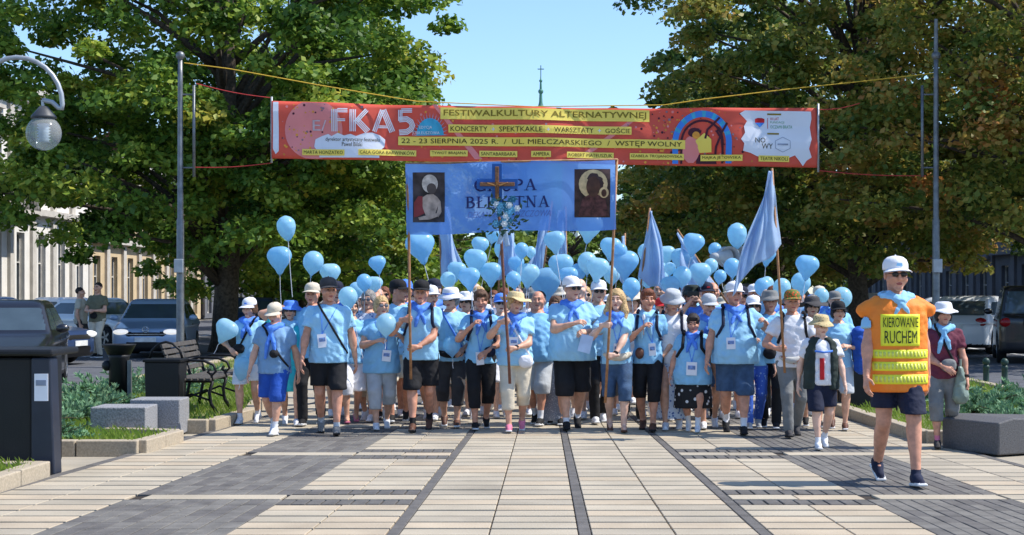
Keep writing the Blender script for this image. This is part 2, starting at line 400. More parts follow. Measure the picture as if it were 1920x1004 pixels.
def head_mesh(s, res, ear=True, neck=True):
    F = Field(v3(-.1, -.14, -.22)*s, v3(.1, .13, .13)*s, res)
    E = lambda c, r, k=.02, op='add': F.ell(v3(*c)*s, v3(*r)*s, k*s, op)
    C = lambda a, b, r1, r2, k=.02, op='add': F.cap(v3(*a)*s, v3(*b)*s, r1*s, r2*s, k*s, op)
    E((0, .018, .032), (.074, .094, .083)); E((0, -.022, -.048), (.055, .066, .064), .03); C((-.012, -.074, -.098), (.012, -.074, -.098), .017, .017, .025)
    C((-.05, -.03, -.03), (-.04, .01, -.07), .03, .02, .02); C((.05, -.03, -.03), (.04, .01, -.07), .03, .02, .02)
    C((-.036, -.078, -.018), (-.03, -.074, -.03), .024, .02, .02); C((.036, -.078, -.018), (.03, -.074, -.03), .024, .02, .02)
    C((-.034, -.078, .033), (.034, -.078, .033), .014, .014, .016)
    E((-.031, -.1, .012), (.019, .017, .012), .012, 'sub'); E((.031, -.1, .012), (.019, .017, .012), .012, 'sub')
    E((-.031, -.08, .010), (.012, .012, .010), .006); E((.031, -.08, .010), (.012, .012, .010), .006)
    C((0, -.089, .018), (0, -.107, -.022), .0085, .0135, .012); C((-.012, -.094, -.024), (.012, -.094, -.024), .009, .009, .008)
    C((-.017, -.087, -.053), (.017, -.087, -.053), .0075, .0075, .006); C((-.014, -.085, -.065), (.014, -.085, -.065), .008, .008, .006)
    if ear:
        E((-.077, .012, .0), (.010, .020, .031), .008); E((.077, .012, .0), (.010, .020, .031), .008)
    if neck: C((0, .025, -.06), (0, .038, -.2), .052, .058, .025)
    v, f = F.mesh(); v = smooth_verts(v, f, 1, .3)
    c = v[f].mean(1)/s; mi = np.zeros(len(f), int)
    fr = c[:, 1] < -.055
    ax = np.abs(c[:, 0])
    mi[fr & (np.abs(ax-.031)/.0135 < 1) & (((ax-.031)/.0135)**2+((c[:, 2]-.010)/.006)**2 < 1)] = 2
    mi[fr & (ax > .014) & (ax < .050) & (np.abs(c[:, 2]-.0335+(ax-.03)**2*6) < .0055)] = 3
    mi[fr & (((c[:, 0])/.023)**2+((c[:, 2]+.059)/.010)**2 < 1)] = 1
    return v, f, mi
def hair_mesh(style, s, seed):
    F = Field(v3(-.16, -.14, -.36)*s, v3(.16, .17, .16)*s, .0105*max(s, .9))
    E = lambda c, r, k=.02, op='add': F.ell(v3(*c)*s, v3(*r)*s, k*s, op)
    C = lambda a, b, r1, r2, k=.02, op='add': F.cap(v3(*a)*s, v3(*b)*s, r1*s, r2*s, k*s, op)
    if style == 'short':
        E((0, .024, .036), (.082, .101, .090)); F.plane(v3(0, -.06, .06)*s, (0, -.75, -1)); F.plane(v3(0, .0, -.055), (0, 0, -1))
        E((0, -.12, -.0), (.062, .07, .075), .01, 'sub')
    elif style == 'bob':
        E((0, .022, .040), (.092, .108, .097)); E((0, .05, -.03), (.094, .075, .075), .03); E((-.07, .0, -.02), (.026, .05, .06)); E((.07, .0, -.02), (.026, .05, .06))
        E((0, -.11, -.022), (.062, .085, .085), .012, 'sub')
    elif style == 'pixie':
        E((0, .022, .045), (.091, .106, .096)); E((0, .06, -.02), (.075, .06, .06), .03); E((0, -.055, .088), (.066, .04, .03), .02)
        E((0, -.12, -.02), (.060, .085, .080), .012, 'sub')
    else:
        E((0, .024, .042), (.094, .110, .098)); E((0, .06, -.06), (.10, .075, .12), .04)
        for q in (-1, 1):
            C((.078*q, -.0, .02), (.10*q, -.03, -.13), .034, .045, .03); C((.10*q, -.03, -.13), (.10*q, -.07, -.27), .045, .03, .03)
        E((0, -.11, -.03), (.058, .088, .10), .012, 'sub')
    F.wrinkle(.007*s, .045, seed, 5, (1, 1, .35)); v, f = F.mesh()
    return v, f
def hat_parts(kind, s, col, M, parent, band=None):
    b = MB()
    if kind in ('cap', 'visor'):
        prof = [(.090, .030), (.0915, .045), (.090, .075), (.078, .105), (.055, .124), (.025, .132), (.004, .134)]
        b.lathe([(r*s, z*s) for r, z in prof], 20, (0, .014*s, 0), 1, 1.16, wob=lambda r, z, g: (r*(1+.012*math.sin(3*g+1)), z))
        b.ball((0, .014*s, .136*s), .007*s, 6, 4)
        def brim(u, w, off):
            a = (u-.5)*2*R(62); r0 = .095+w*.078*math.cos((u-.5)*2*R(66)); x = math.sin(a)*r0*.93; y = .014-math.cos(a)*(.104+w*.078*math.cos((u-.5)*2*R(75)))
            return (x*s, y*s, (.044-.018*w-.30*abs(x)*abs(x)*10*.35+off)*s)
        v1, f1 = grid_patch(lambda u, w: brim(u, w, 0), 12, 4); b.add(v1, f1); v2, f2 = grid_patch(lambda u, w: brim(u, w, -.005), 12, 4); b.add(v2, [q[::-1] for q in f2])
    else:
        br, dr, top = {'bucket': (.150, .035, .128), 'straw': (.185, .012, .125), 'wide': (.20, .03, .12), 'floppy': (.16, .03, .13)}[kind]
        prof = [(.097, .040), (.102, .042), (.127, .040-dr*.45), (br, .040-dr), (br*1.0, .046-dr), (.127, .047-dr*.4), (.102, .052), (.098, .062), (.092, .098), (.080, top-.008), (.055, top), (.004, top+.002)]
        ph = random.random()*6
        def wob(r, z, g): return r*(1+.02*math.sin(2*g+ph)), z+(.012*math.sin(2*g+ph)+.006*math.sin(5*g))*max(0, (r/s-.11))/.05*s
        b.lathe([(r*s, z*s) for r, z in prof], 28, (0, .012*s, 0), 1, 1.14, wob=wob)
    b.xform(Matrix.Translation((0,0,.012*s))); b.xform(M); o = b.build('hat' if kind not in ('cap', 'visor') else 'cap', col, parent, True)
    if kind == 'cap' and band:
        e = MB(); e.prism([(-.022*s, .070*s), (.022*s, .070*s), (.017*s, .090*s), (-.017*s, .090*s)], -.0925*s, -.080*s); e.xform(M); e.build('cap_emblem', band, o)
    elif band:
        e = MB(); e.lathe([(.1005*s, .054*s), (.0995*s, .068*s), (.098*s, .080*s)], 28, (0, .012*s, 0), 1, 1.14); e.xform(M); e.build('hat_band', band, o, True)
    return o
def join_meshes(parts):
    V = []; Fc = []; k = 0
    for v, f in parts: V.append(v); Fc.append(f+k); k += len(v)
    return np.concatenate(V), np.concatenate(Fc)

def make_person(label, px, feet, top, group=None, yaw=0, build=1., female=False, stride=.2, lead=1, skin=SKIN, tee=TEE, shirt_len=.47, sleeve=.62,
                belly=0., pants='shorts', pcol=BLACK, pend=None, shoe=RUBBER, sole=SOLE, sock=None, hair=None, hcol=HBROWN, hat=None, hatcol=WHITEF, band=None,
                glasses=False, hy=0, hp=0, ht=0, hands=None, scarf=None, badge=None, strap=None, straps=None, bag=None, waistbag=None, res=.0185, name='person',
                vest=None, dz=0, extra=None, pos=None, H=None, socktop=.1, headres=.0080, strapcol=None, backpack=None, seed=None, watch=None):
    seed = seed if seed is not None else int(px*7+feet) % 99991
    if pos is None:
        Y = GY(feet); sc = FPX/Y; H = (feet-top)/sc; X = (px-VX)/sc; stride *= 1.2; base_y = Y+stride+.04
    else: X, base_y = pos; Y = base_y; sc = FPX/Y
    rs = random.Random(seed)
    if yaw == 0 and pos is None and not any(h[0] == 'grip' for h in (hands or {}).values()): yaw = rs.uniform(-.22, .22)
    if pos is None and hy == 0: hy = rs.uniform(-.3, .3)
    Hh = H - (.02 if hat else .012)
    E = empty(name, (X, base_y, dz), yaw, label, 'person', group)
    cy_, sy_ = math.cos(-yaw), math.sin(-yaw)
    def tolocal(h):                        # (px,py,dy) photo pixel + offset towards the camera -> local point
        p = PX(h[0], h[1], Y+stride+.04+h[2]); dx, dy = p.x-X, p.y-base_y
        return v3(dx*cy_-dy*sy_, dx*sy_+dy*cy_, p.z-dz)
    k = H
    hipz = .515*k; sw = (.108 if female else .120)*k*(.6+.4*build)
    # ---- legs
    legs = []
    for sd in (-1, 1):
        fwd = -stride if sd == lead else stride*.95
        hip = v3(sd*.052*k*build**.5, 0, hipz); ank = v3(sd*.045*k, fwd, .048*k + (0.012 if sd == lead else .05*min(1, stride/.2)))
        kn, ank = ik(hip, ank, .245*k, .238*k, (sd*.1, -1, 0)); legs.append((hip, kn, ank, (-.10 if sd == lead else .42)*min(1, stride/.2)))
    lw = (.5+.5*build)
    # ---- arms
    arms = []; hands = hands or {}
    for sd in (-1, 1):
        S = v3(sd*(sw-.018*k), .008, .792*k); spec = hands.get('l' if sd < 0 else 'r')
        if spec is None: spec = ('hang', 0)
        if spec[0] == 'hang':
            sgn = 1 if sd == lead else -1; T = v3(sd*(sw+.045*k*(1+build-1)+belly*.3), sgn*.1*(stride/.2)-.03, .475*k); hint = (sd*.4, 1, 0); cu = .35
        elif spec[0] == 'grip': T = tolocal(spec[1]); hint = spec[2] if len(spec) > 2 else (sd*.8, .2, -1); cu = 1.25
        elif spec[0] == 'loc': T = v3(*spec[1]); hint = spec[2] if len(spec) > 2 else (sd*.8, .2, -1); cu = .6
        else: T = tolocal(spec[1]); hint = spec[2] if len(spec) > 2 else (sd*.8, .2, -1); cu = .6
        if spec[0] == 'grip':
            hd = T-S; hd[2] *= .1; hd = hd/np.linalg.norm(hd); hd = hd*.6+v3(-sd*.8, -.15, 0); hd /= np.linalg.norm(hd); n_ = np.cross(hd, v3(0, 0, 1))*(1 if sd > 0 else -1)
            if n_[1] < 0 and False: n_ = -n_
            wr = T - hd*.075*k/1.7 - n_*.026
        elif spec[0] == 'hang': wr = T; hd = None
        else: wr = T; hd = None
        el, wr = ik(S, wr, .182*k, .150*k, hint)
        fd = (wr-el)/np.linalg.norm(wr-el)
        if hd is None: hd = fd; n_ = v3(-sd, .25, 0) if spec[0] == 'hang' else v3(-sd*.6, .3, -.6)
        arms.append((S, el, wr, hd, n_, cu, spec[0]))
    # ---- body mesh: trunk, limbs
    pts = np.array([p for l in legs for p in l[:3]] + [p for a in arms for p in a[:3]] + [v3(0, 0, .86*k)])
    F = Field(pts.min(0)-v3(.1, .14, .03), pts.max(0)+v3(.1, .14, .06), res*1.3)
    zs = np.array([.49, .54, .60, .66, .74, .80, .83, .86])*k
    fa = np.array([.088, .094, .084, .080, .084, .070, .05, .034])*k*build; fb = np.array([.065, .072, .064, .060, .068, .06, .05, .036])*k*build
    F.loft(zs, fa, fb, np.array([0, .0, .0, .0, .0, .005, .012, .02]), .03)
    for S, el, wr, hd, n_, cu, _ in arms:
        F.cap(S-v3(0,0,.012*k), el, .027*k*lw, .026*k*lw, .02); F.cap(el, wr, .0265*k*lw, .0165*k*lw, .012)
        m1 = el+(wr-el)*.28; F.cap(el+(wr-el)*.1, m1, .027*k*lw, .0265*k*lw, .02)
    for hip, kn, ank, pt in legs:
        F.cap(hip, kn, .054*k*lw, .034*k*lw, .03); F.cap(kn, ank, .033*k*lw, .0215*k*(.7+.3*lw), .015)
        c1 = kn+(ank-kn)*.2+v3(0, .013*k, 0); c2 = kn+(ank-kn)*.52+v3(0, .008*k, 0); F.cap(c1, c2, .033*k*lw, .026*k*lw, .03)
        F.cap(kn+v3(0, -.012*k, .012*k), kn+v3(0, -.012*k, -.012*k), .022*k*lw, .02*k*lw, .02)
        F.cap(ank+v3(0, .01, 0), ank+v3(0, -.02*k, -.02*k), .021*k, .02*k, .012)
    vb, fb_ = F.mesh(); vb = smooth_verts(vb, fb_, 1)
    mi = np.zeros(len(fb_), int); cz = vb[fb_].mean(1)
    if sock is not None:
        for hip, kn, ank, pt in legs:
            mi[(np.linalg.norm(cz-ank, axis=1) < .02+socktop) & (cz[:, 2] < ank[2]+socktop) & (np.sign(cz[:, 0]) == np.sign(hip[0]))] = 4
    parts = [(vb, fb_)]; mis = [mi]
    for i, (S, el, wr, hd, n_, cu, kind) in enumerate(arms):
        sd = -1 if i == 0 else 1
        hv, hf = build_hand(wr, hd, n_, (1 if kind != 'grip' else 1), k/1.75, cu, res=.0055 if res < .015 else (.0086 if group != 'pilgrims in the second row' else .0095))
        parts.append((hv, hf)); mis.append(np.zeros(len(hf), int))
    hs = .134*k/.222
    if k < 1.5: hs *= 1.0+.25*(1.5-k)      # smaller people have relatively larger heads
    if group == 'pilgrims in the second row': headres = .0086
    hv, hf, hm = head_mesh(hs, headres)
    HM = Matrix.Translation((0, .012-.02*belly, Hh-.112*hs)) @ Euler((hp, ht, hy)).to_matrix().to_4x4()
    neckfix = hv[:, 2] < -.12*hs
    HMa = np.array(HM.to_3x3()); hv2 = hv@HMa.T + np.array(HM.translation)
    hv2[neckfix] = hv[neckfix] + np.array(HM.translation)
    parts.append((hv2, hf)); mis.append(hm)
    V, FF = join_meshes(parts); me = mesh('body', V, FF, True)
    body = link('body', me, E, [skin, LIP, EYE, {HBLOND: BROW, HGREY: HGREY}.get(hcol, hcol), sock or WHITEF])
    me.polygons.foreach_set('material_index', np.concatenate(mis).astype(np.int32)); me.update()
    # ---- shirt
    tb = build*(1.0 if not female else .97)
    z0 = shirt_len*k
    zs = np.array([z0, .52*k, .60*k, .68*k, .745*k, .792*k, .820*k, .840*k])
    a = np.array([.114, .114, .108, .106, .110, .100, .072, .048])*k*tb + np.array([1, 1, .9, .6, .2, 0, 0, 0])*belly*.6; b = np.array([.092, .092, .090, .088, .088, .074, .060, .046])*k*tb + np.array([.7, 1, 1, .7, .2, 0, 0, 0])*belly
    if female: b[3:5] += .010*k; a[2:4] -= .008*k; a[0] += .003*k
    cyv = np.array([0, 0, 0, 0, -.004, .004, .012, .018])-np.array([.7, 1, 1, .7, .3, 0, 0, 0])*belly*.7
    apts = np.array([p for q in arms for p in q[:2]] + [v3(a.max(), -b.max()-belly, z0), v3(-a.max(), b.max(), .87*k)])
    F = Field(apts.min(0)-.1, apts.max(0)+.1, res*.86); F.loft(zs, a, b, cyv, .03, p=2.3)
    if sleeve:
        base = F.d.copy()
        for S, el, wr, *_ in arms:
            F.d = np.full_like(base, .12)
            F.cap(S+v3(0, 0, -.006*k), S+(el-S)*.75, .040*k*lw, .0425*k*lw, .0)
            if sleeve > 1: F.cap(el+(S-el)*.3, el, .042*k*lw, .038*k*lw, .03); F.cap(el, wr, .038*k*lw, .027*k, .03)
            else: F.plane(S+(el-S)*sleeve, el-S)
            kk = .03; hh = np.clip(kk-np.abs(base-F.d), 0, None)/kk; base = np.minimum(base, F.d)-hh*hh*kk*.25
        F.d = base
    F.wrinkle(.0125, .19, seed, 6, (1.2, 1, .75))
    F.plane((0, 0, z0+.006), (0, .0, -1)); F.cap((0, .012, .838*k), (0, -.02, .92*k), .046*k, .056*k, .01, 'sub')
    shirt, sv, sf = sdf_obj(F, 'shirt', tee, E)
    bvh = face_front(sv, sf)
    # ---- legwear
    endz = pend if pend is not None else {'shorts': .30, 'capri': .17, 'long': .045, 'skirt': .22}[pants]
    F = Field((-.3, -.5, endz*k-.05), (.3, .5, .6*k), res)
    pa = .101*k*tb+.006+belly*.3; pb = .078*k*tb+.006+belly*.35
    F.loft(np.array([.47, .52, .585])*k, np.array([pa*.98, pa, pa*.93]), np.array([pb, pb, pb*.93]), np.array([0, 0, 0])-belly*.35, .03)
    if pants == 'skirt':
        ze = endz*k; F.loft(np.array([ze, (ze+.5*k)/2, .52*k]), np.array([pa*1.2, pa*1.12, pa]), np.array([max(pb*1.2, stride*.8), pb*1.25, pb]), None, .03)
        F.wrinkle(.009, .10, seed+3, 5, (1, 1, .12))
    else:
        lo = {'shorts': .060, 'capri': .048, 'long': .042}[pants]
        for hip, kn, ank, pt in legs:
            F.cap(hip+v3(0, 0, -.01), kn, .064*k*lw, (lo-.004)*k*lw+.006, .03)
            F.cap(kn, kn+(ank-kn)*1.0, (lo-.004)*k*lw+.006, lo*.86*k*lw, .02)
        F.wrinkle(.005, .13, seed+3, 5, (1, 1, .7))
        for hip, kn, ank, pt in legs:
            ze = endz*k + .02*math.copysign(1, ank[1]); sdn = np.sign(hip[0])
            hal = (F.ax[0]*sdn > 0)[:, None, None]
            F.d = np.where(hal, np.maximum(F.d, (ze-F.ax[2])[None, None, :]), F.d).astype(np.float32)
    if pants == 'skirt': F.plane((0, 0, endz*k+.004), (0, 0, -1))
    leg, lv, lf = sdf_obj(F, {'shorts': 'shorts', 'capri': 'capri_trousers', 'long': 'trousers', 'skirt': 'skirt'}[pants], pcol, E)
    # ---- shoes
    s = k/1.72
    for hip, kn, ank, pt in legs:
        F = Field(v3(-.06, -.19, -.1)*s, v3(.06, .1, .06)*s, .013)
        sandal = shoe == 'sandal'
        if not sandal:
            F.cap(v3(0, .045, -.03)*s, v3(0, -.02, -.025)*s, .036*s, .038*s, .02*s); F.cap(v3(0, -.02, -.03)*s, v3(.0, -.125, -.052)*s, .040*s, .028*s, .03*s)
            F.cap(v3(0, .03, -.01)*s, v3(0, .012, .022)*s, .036*s, .034*s, .02*s); F.plane(v3(0, 0, -.066)*s, (0, 0, -1))
        F.box(v3(0, -.045, -.071)*s, v3(.041, .125, .012)*s, .011*s, .01*s)
        v, f = F.mesh(); c = v[f].mean(1)
        rot = np.array(Euler((pt, 0, 0)).to_matrix()); v2 = v@rot.T
        off = ank.copy(); low = (v2[:, 2]).min(); off[2] = max(off[2], -low) if False else -low + (.0 if pt <= 0 else 0)
        off[2] = -low
        if abs(off[2]-ank[2]) > .03: off[2] = ank[2] if off[2] < ank[2] else off[2]
        v2 = v2+v3(ank[0], ank[1], off[2])
        so = link('shoe' if not sandal else 'sandal', mesh('shoe', v2, f, True), E, [BROWN if sandal else shoe, sole])
        so.data.polygons.foreach_set('material_index', (c[:, 2] < -.058*s).astype(np.int32))
        if sandal:
            F = Field(v3(-.06, -.19, -.1)*s, v3(.06, .1, .06)*s, .013); F.cap(v3(0, .03, -.03)*s, v3(0, -.03, -.03)*s, .03*s, .032*s, .02*s)
            F.cap(v3(0, -.03, -.035)*s, v3(0, -.125, -.05)*s, .035*s, .02*s, .02*s); v, f = F.mesh(); v = v@rot.T+v3(ank[0], ank[1], off[2]); link('foot', mesh('foot', v, f, True), E, skin)
    # ---- hair, hats, glasses
    if hair:
        v, f = hair_mesh(hair, hs, seed+9)
        if hat:
            keep = v[f].mean(1)[:, 2] < .058*hs; f = f[keep]
        v = v@HMa.T + np.array(HM.translation); link('hair', mesh('hair', v, f, True), E, hcol)
    if hat: hat_parts(hat, hs*1.02, hatcol, HM, E, band)
    if glasses:
        g = MB()
        for q in (-1, 1): g.ball((.032*q*hs, -.099*hs, .010*hs), (.027*hs, .010*hs, .019*hs), 10, 6); g.tube([(.058*q*hs, -.092*hs, .016*hs), (.079*q*hs, -.02*hs, .014*hs), (.08*q*hs, .02*hs, .012*hs)], .003*hs, 5)
        g.tube([(-.012*hs, -.103*hs, .014*hs), (.012*hs, -.103*hs, .014*hs)], .003*hs, 5); g.xform(HM); g.build('sunglasses' if glasses is True else 'glasses', GLASSD if glasses is True else mat('lens_clear', lin(120, 120, 125), .1), E, True)
    # ---- neckerchief
    fy = lambda x, z, off: hit_y(bvh, x, z, off)
    if scarf:
        sm, tail = scarf; F = Field((-.2, -.3, .55*k), (.2, .2, .93*k), .0125)
        ring = [v3(.062*k*math.cos(t)*1.1, .012+.060*k*math.sin(t), (.834+.012*math.sin(t))*k) for t in np.linspace(0, 2*math.pi, 15)]
        for p, q in zip(ring[:-1], ring[1:]): F.cap(p, q, .019*k/1.7, .019*k/1.7, .02)
        F.cap(v3(0, .06, .83*k), v3(0, .085*k*tb+.01, .74*k), .05, .012, .03)
        kz = .792*k; ky = fy(0, kz, .02); kp = v3(0, ky, kz)
        for q in (-1, 1):
            F.cap(ring[0]*v3(q, 1, 1)+v3(-.01*q, -.05, -.01), kp+v3(.008*q, 0, .01), .03*k/1.7, .018, .02)
            F.cap(v3(.055*q, .0, .842*k), v3(.022*q, ky+.01, .815*k), .03*k/1.7, .022, .03)
        F.ell(kp, (.026, .022, .024), .012)
        for q, tl in ((-1, tail), (1, tail*.8)):
            p1 = v3(.035*q, fy(.035*q, kz-tl*.5, .012), kz-tl*.5); p2 = v3(.055*q, fy(.055*q, kz-tl, .012), kz-tl)
            F.cap(kp, p1, .016, .024, .012); F.cap(p1, p2, .026, .018, .012)
        F.wrinkle(.005, .06, seed+5, 5); sdf_obj(F, 'neckerchief', sm, E)
    # ---- straps, badges, bags
    def band_on(pts, r, m, nm):
        q = []
        for (x0, z0_), (x1, z1_) in zip(pts[:-1], pts[1:]):
            for t in np.linspace(0, 1, 10): x = x0+(x1-x0)*t; z = z0_+(z1_-z0_)*t; q.append((x, fy(x, z, .004), z))
        top = Vector(q[0]); q = [(top.x, .05, top.z+.012), (top.x, -.0, top.z+.022)] + q
        b_ = MB(); 
        for i in range(len(q)-1):
            p, n = Vector(q[i]), Vector(q[i+1])
            if (n-p).length > 1e-4: pass
        b_.tube(q, r, 6); o = b_.build(nm, m, E, True)
        return o
    if strap: band_on([(strap[0]*sw*.55, .835*k), (strap[1]*.11*k*tb, .52*k)], .013, strapcol or BLACK, 'shoulder_strap')
    if straps:
        for q in (-1, 1): band_on([(q*sw*.62, .838*k), (q*sw*.66, .72*k), (q*.105*k*tb, .64*k)], .019, straps, 'backpack_strap')
        F = Field((-.2, -.05, .5*k), (.2, .4, .88*k), .016); F.box((0, .085*k*tb+.08, .70*k), (.13, .07, .19), .05); sdf_obj(F, 'backpack', straps, E)
    if badge:
        bx, bz, bw, bh = badge; x0 = bx*k; z1 = bz*k; yb = fy(x0, z1, .012); yb2 = fy(x0, z1-bh, .012)
        b_ = MB(); M = Matrix.Rotation(random.uniform(-.12, .12), 3, 'Y'); b_.box((x0, (yb+yb2)/2-.004, z1-bh/2), (bw, .006, bh), M); bo = b_.build('badge', PAPER, E)
        b_ = MB(); b_.box((x0, (yb+yb2)/2-.010, z1-bh*.42), (bw*.7, .004, bh*.3), M); b_.build('badge_print', mat('badge_print', lin(120, 150, 205), .6, .3, 40), bo)
        b_ = MB()
        for q in (-1, 1): b_.tube([(q*.05*k, fy(q*.05*k, .815*k, .005), .815*k)] + [(q*.05*k*(1-t)+x0*t, fy(q*.05*k*(1-t)+x0*t, .815*k*(1-t)+z1*t, .005), .815*k*(1-t)+z1*t) for t in (.25, .5, .75, 1)], .004, 5)
        b_.build('lanyard', SCARF, bo)
    if bag:
        bx, bz, r_, m = bag; F = Field((bx*k-.2, -.4, bz*k-.2), (bx*k+.2, .3, bz*k+.2), .011); yb = fy(bx*k, bz*k, .0); F.ell((bx*k, yb-.02, bz*k), (r_[0], .05, r_[1]), .01); F.box((bx*k, yb-.02, bz*k), (r_[0]*.8, .04, r_[1]*.8), .03, .02)
        F.wrinkle(.004, .09, seed, 4); sdf_obj(F, 'bag', m, E)
    if waistbag:
        F = Field((-.32, -.4, .44*k), (.32, .1, .66*k), .012); zc = .545*k
        for t in np.linspace(-1, 1, 9)[:-1]:
            x0, x1 = t*.09*k*tb, (t+.25)*.09*k*tb; F.cap((x0, fy(x0, zc, .0), zc-.035*(1-t*t)), (x1, fy(x1, zc, .0), zc-.035*(1-(t+.25)**2)), .024+.014*(1-t*t), None, .02)
        F.wrinkle(.004, .09, seed, 4); sdf_obj(F, 'waist_bag', waistbag, E)
    if watch:
        A = arms[0 if watch == 'l' else 1]; d = (A[2]-A[1])/np.linalg.norm(A[2]-A[1]); p = A[2]-d*.03; b_ = MB(); b_.tube([tuple(p-d*.012), tuple(p+d*.012)], .0195*k, 10); b_.build('watch_band', BLACK, E, True)
    E['_dummy'] = 0; del E['_dummy']
    if extra: extra(E, dict(k=k, bvh=bvh, fy=fy, arms=arms, legs=legs, tb=tb, HM=HM, hs=hs, sw=sw, tolocal=tolocal, sv=sv, sf=sf, body=body, leg=leg, shirt=shirt))
    return E

def vest_extra(E, q):
    k = q['k']; F = Field((-.4, -.35, .38*k), (.4, .35, .9*k), .0125)
    zs = np.array([.405, .50, .62, .70, .75, .79, .822, .842])*k
    a = np.array([.140, .139, .137, .135, .135, .124, .080, .054])*k; b = np.array([.104, .102, .098, .096, .096, .088, .068, .052])*k
    F.loft(zs, a, b, np.array([0, 0, 0, 0, 0, .004, .012, .016]), .02, p=2.4)
    for sd in (-1, 1): F.cap(v3(sd*.085*k, .006, .795*k), v3(sd*.150*k, .004, .768*k), .040*k, .030*k, .02)
    F.wrinkle(.006, .20, 5, 6, (1.3, 1, .6)); F.plane((0, 0, .408*k), (0, 0, -1))
    for sd in (-1, 1): F.plane((sd*.160*k, 0, 0), (sd, 0, -.35))
    F.cap((0, .012, .85*k), (0, -.03, .93*k), .055*k, .07*k, .01, 'sub'); F.cap((0, -.10, .80*k), (0, -.12, .93*k), .018*k, .085*k, .01, 'sub')
    o, v, f = sdf_obj(F, 'safety_vest', ORANGE, E); bv = face_front(v, f)
    sv, sf = q['sv'], q['sf']; ii = [np.clip(np.round((sv[:, i]-F.lo[i])/F.h).astype(int), 0, F.d.shape[i]-1) for i in range(3)]; dv = F.d[ii[0], ii[1], ii[2]]
    keep = (dv[sf] > .014).any(1); sm = mesh('shirt', sv, sf[keep], True); sm.materials.append(TEE); q['shirt'].data = sm     # the tee only shows where the vest does not cover it
    def sheet(x0, x1, z0, z1, off, nm, m, par, nu=24, nv=8, tilt=0):
        vv, ff = grid_patch(lambda u, w: (x0+(x1-x0)*u, hit_y(bv, x0+(x1-x0)*u, z0+(z1-z0)*w+tilt*u, off), z0+(z1-z0)*w+tilt*u), nu, nv)
        ob = link(nm, mesh(nm, vv, ff, True), par, m); s = ob.modifiers.new('thickness', 'SOLIDIFY'); s.thickness = .003; s.offset = -1; return ob
    pz0, pz1 = .612*k, .752*k; p = sheet(-.093*k, .080*k, pz0, pz1, .006, 'vest_patch', YELLOW, o, 14, 12)
    INK = mat('vest_ink', lin(24, 50, 30), .7)
    for t, za, zb, xa, xb in (('KIEROWANIE', .695, .738, -.084, .072), ('RUCHEM', .624, .680, -.078, .066)):
        pv, pf = fit_text(t, xa*k, xb*k, za*k, zb*k); vv = [(x, hit_y(bv, x, z, .0125), z) for x, z in pv]
        link('vest_lettering', mesh('lettering', vv, pf), p, INK)
    for za, zb in ((.558, .596), (.503, .543), (.445, .487)):
        s = sheet(-.124*k, .124*k, za*k, zb*k, .005, 'vest_stripe', YELLOW, o, 30, 4)
        for i in range(14):
            x = (-.116+i*.0168)*k; sheet(x, x+.011*k, (za+.008)*k, (zb-.008)*k, .0062, 'reflective_block', REFL, s, 2, 2)
# ---------------------------------------------------------------- ground and pavement
ASPH = mat('asphalt', lin(92, 94, 100), .9, .15, 3, .3, 80); EARTH = mat('earth', lin(112, 118, 66), .95, .2, 5, .4, 30)
LIGHTP = mat('paver_light', lin(182, 170, 149), .8, .10, 1.3, .25, 70); LIGHTP2 = mat('paver_light_warm', lin(186, 170, 146), .8, .10, 1.7, .25, 70); LIGHTP3 = mat('paver_light_grey', lin(172, 161, 142), .8, .12, 1.5, .25, 70)
DARKP = mat('paver_dark', lin(116, 112, 106), .85, .14, 6, .3, 60); DARKP2 = mat('paver_darker', lin(102, 98, 94), .85, .14, 6, .3, 60)
JOINT = mat('joint_sand', lin(62, 54, 46), .95, .2, 20, .3, 60); GRAN = mat('granite_grey', lin(136, 136, 140), .75, .18, 70, .15, 120); GRANK = mat('granite_kerb', lin(178, 164, 142), .8, .12, 50, .2, 90)
MB().add([(-900, -60, -.06), (900, -60, -.06), (900, 1500, -.06), (-900, 1500, -.06)], [(0, 1, 2, 3)]).build('ground', mat('ground_town', lin(120, 116, 108), .95, .15, .6), None)['kind'] = 'structure'
for nm, x0, x1 in (('road_left', -19.5, -7.2), ('road_right', 7.4, 20.5)):
    MB().add([(x0, 5, -.045), (x1, 5, -.045), (x1, 260, -.045), (x0, 260, -.045)], [(0, 1, 2, 3)]).build(nm, ASPH)['kind'] = 'structure'
MB().add([(-7.2, 4, -.03), (7.4, 4, -.03), (7.4, 260, -.03), (-7.2, 260, -.03)], [(0, 1, 2, 3)]).build('promenade_bed', mat('promenade_fill', lin(170, 160, 142), .9, .1, 2, .2, 40))['kind'] = 'structure'
for nm, x0, x1 in (('parking_line', -12.9, -12.75), ('parking_line', 12.4, 12.55)):
    MB().add([(x0, 12, -.040), (x1, 12, -.040), (x1, 120, -.040), (x0, 120, -.040)], [(0, 1, 2, 3)]).build('road_marking', mat('road_paint', lin(220, 220, 218), .7))['kind'] = 'structure'
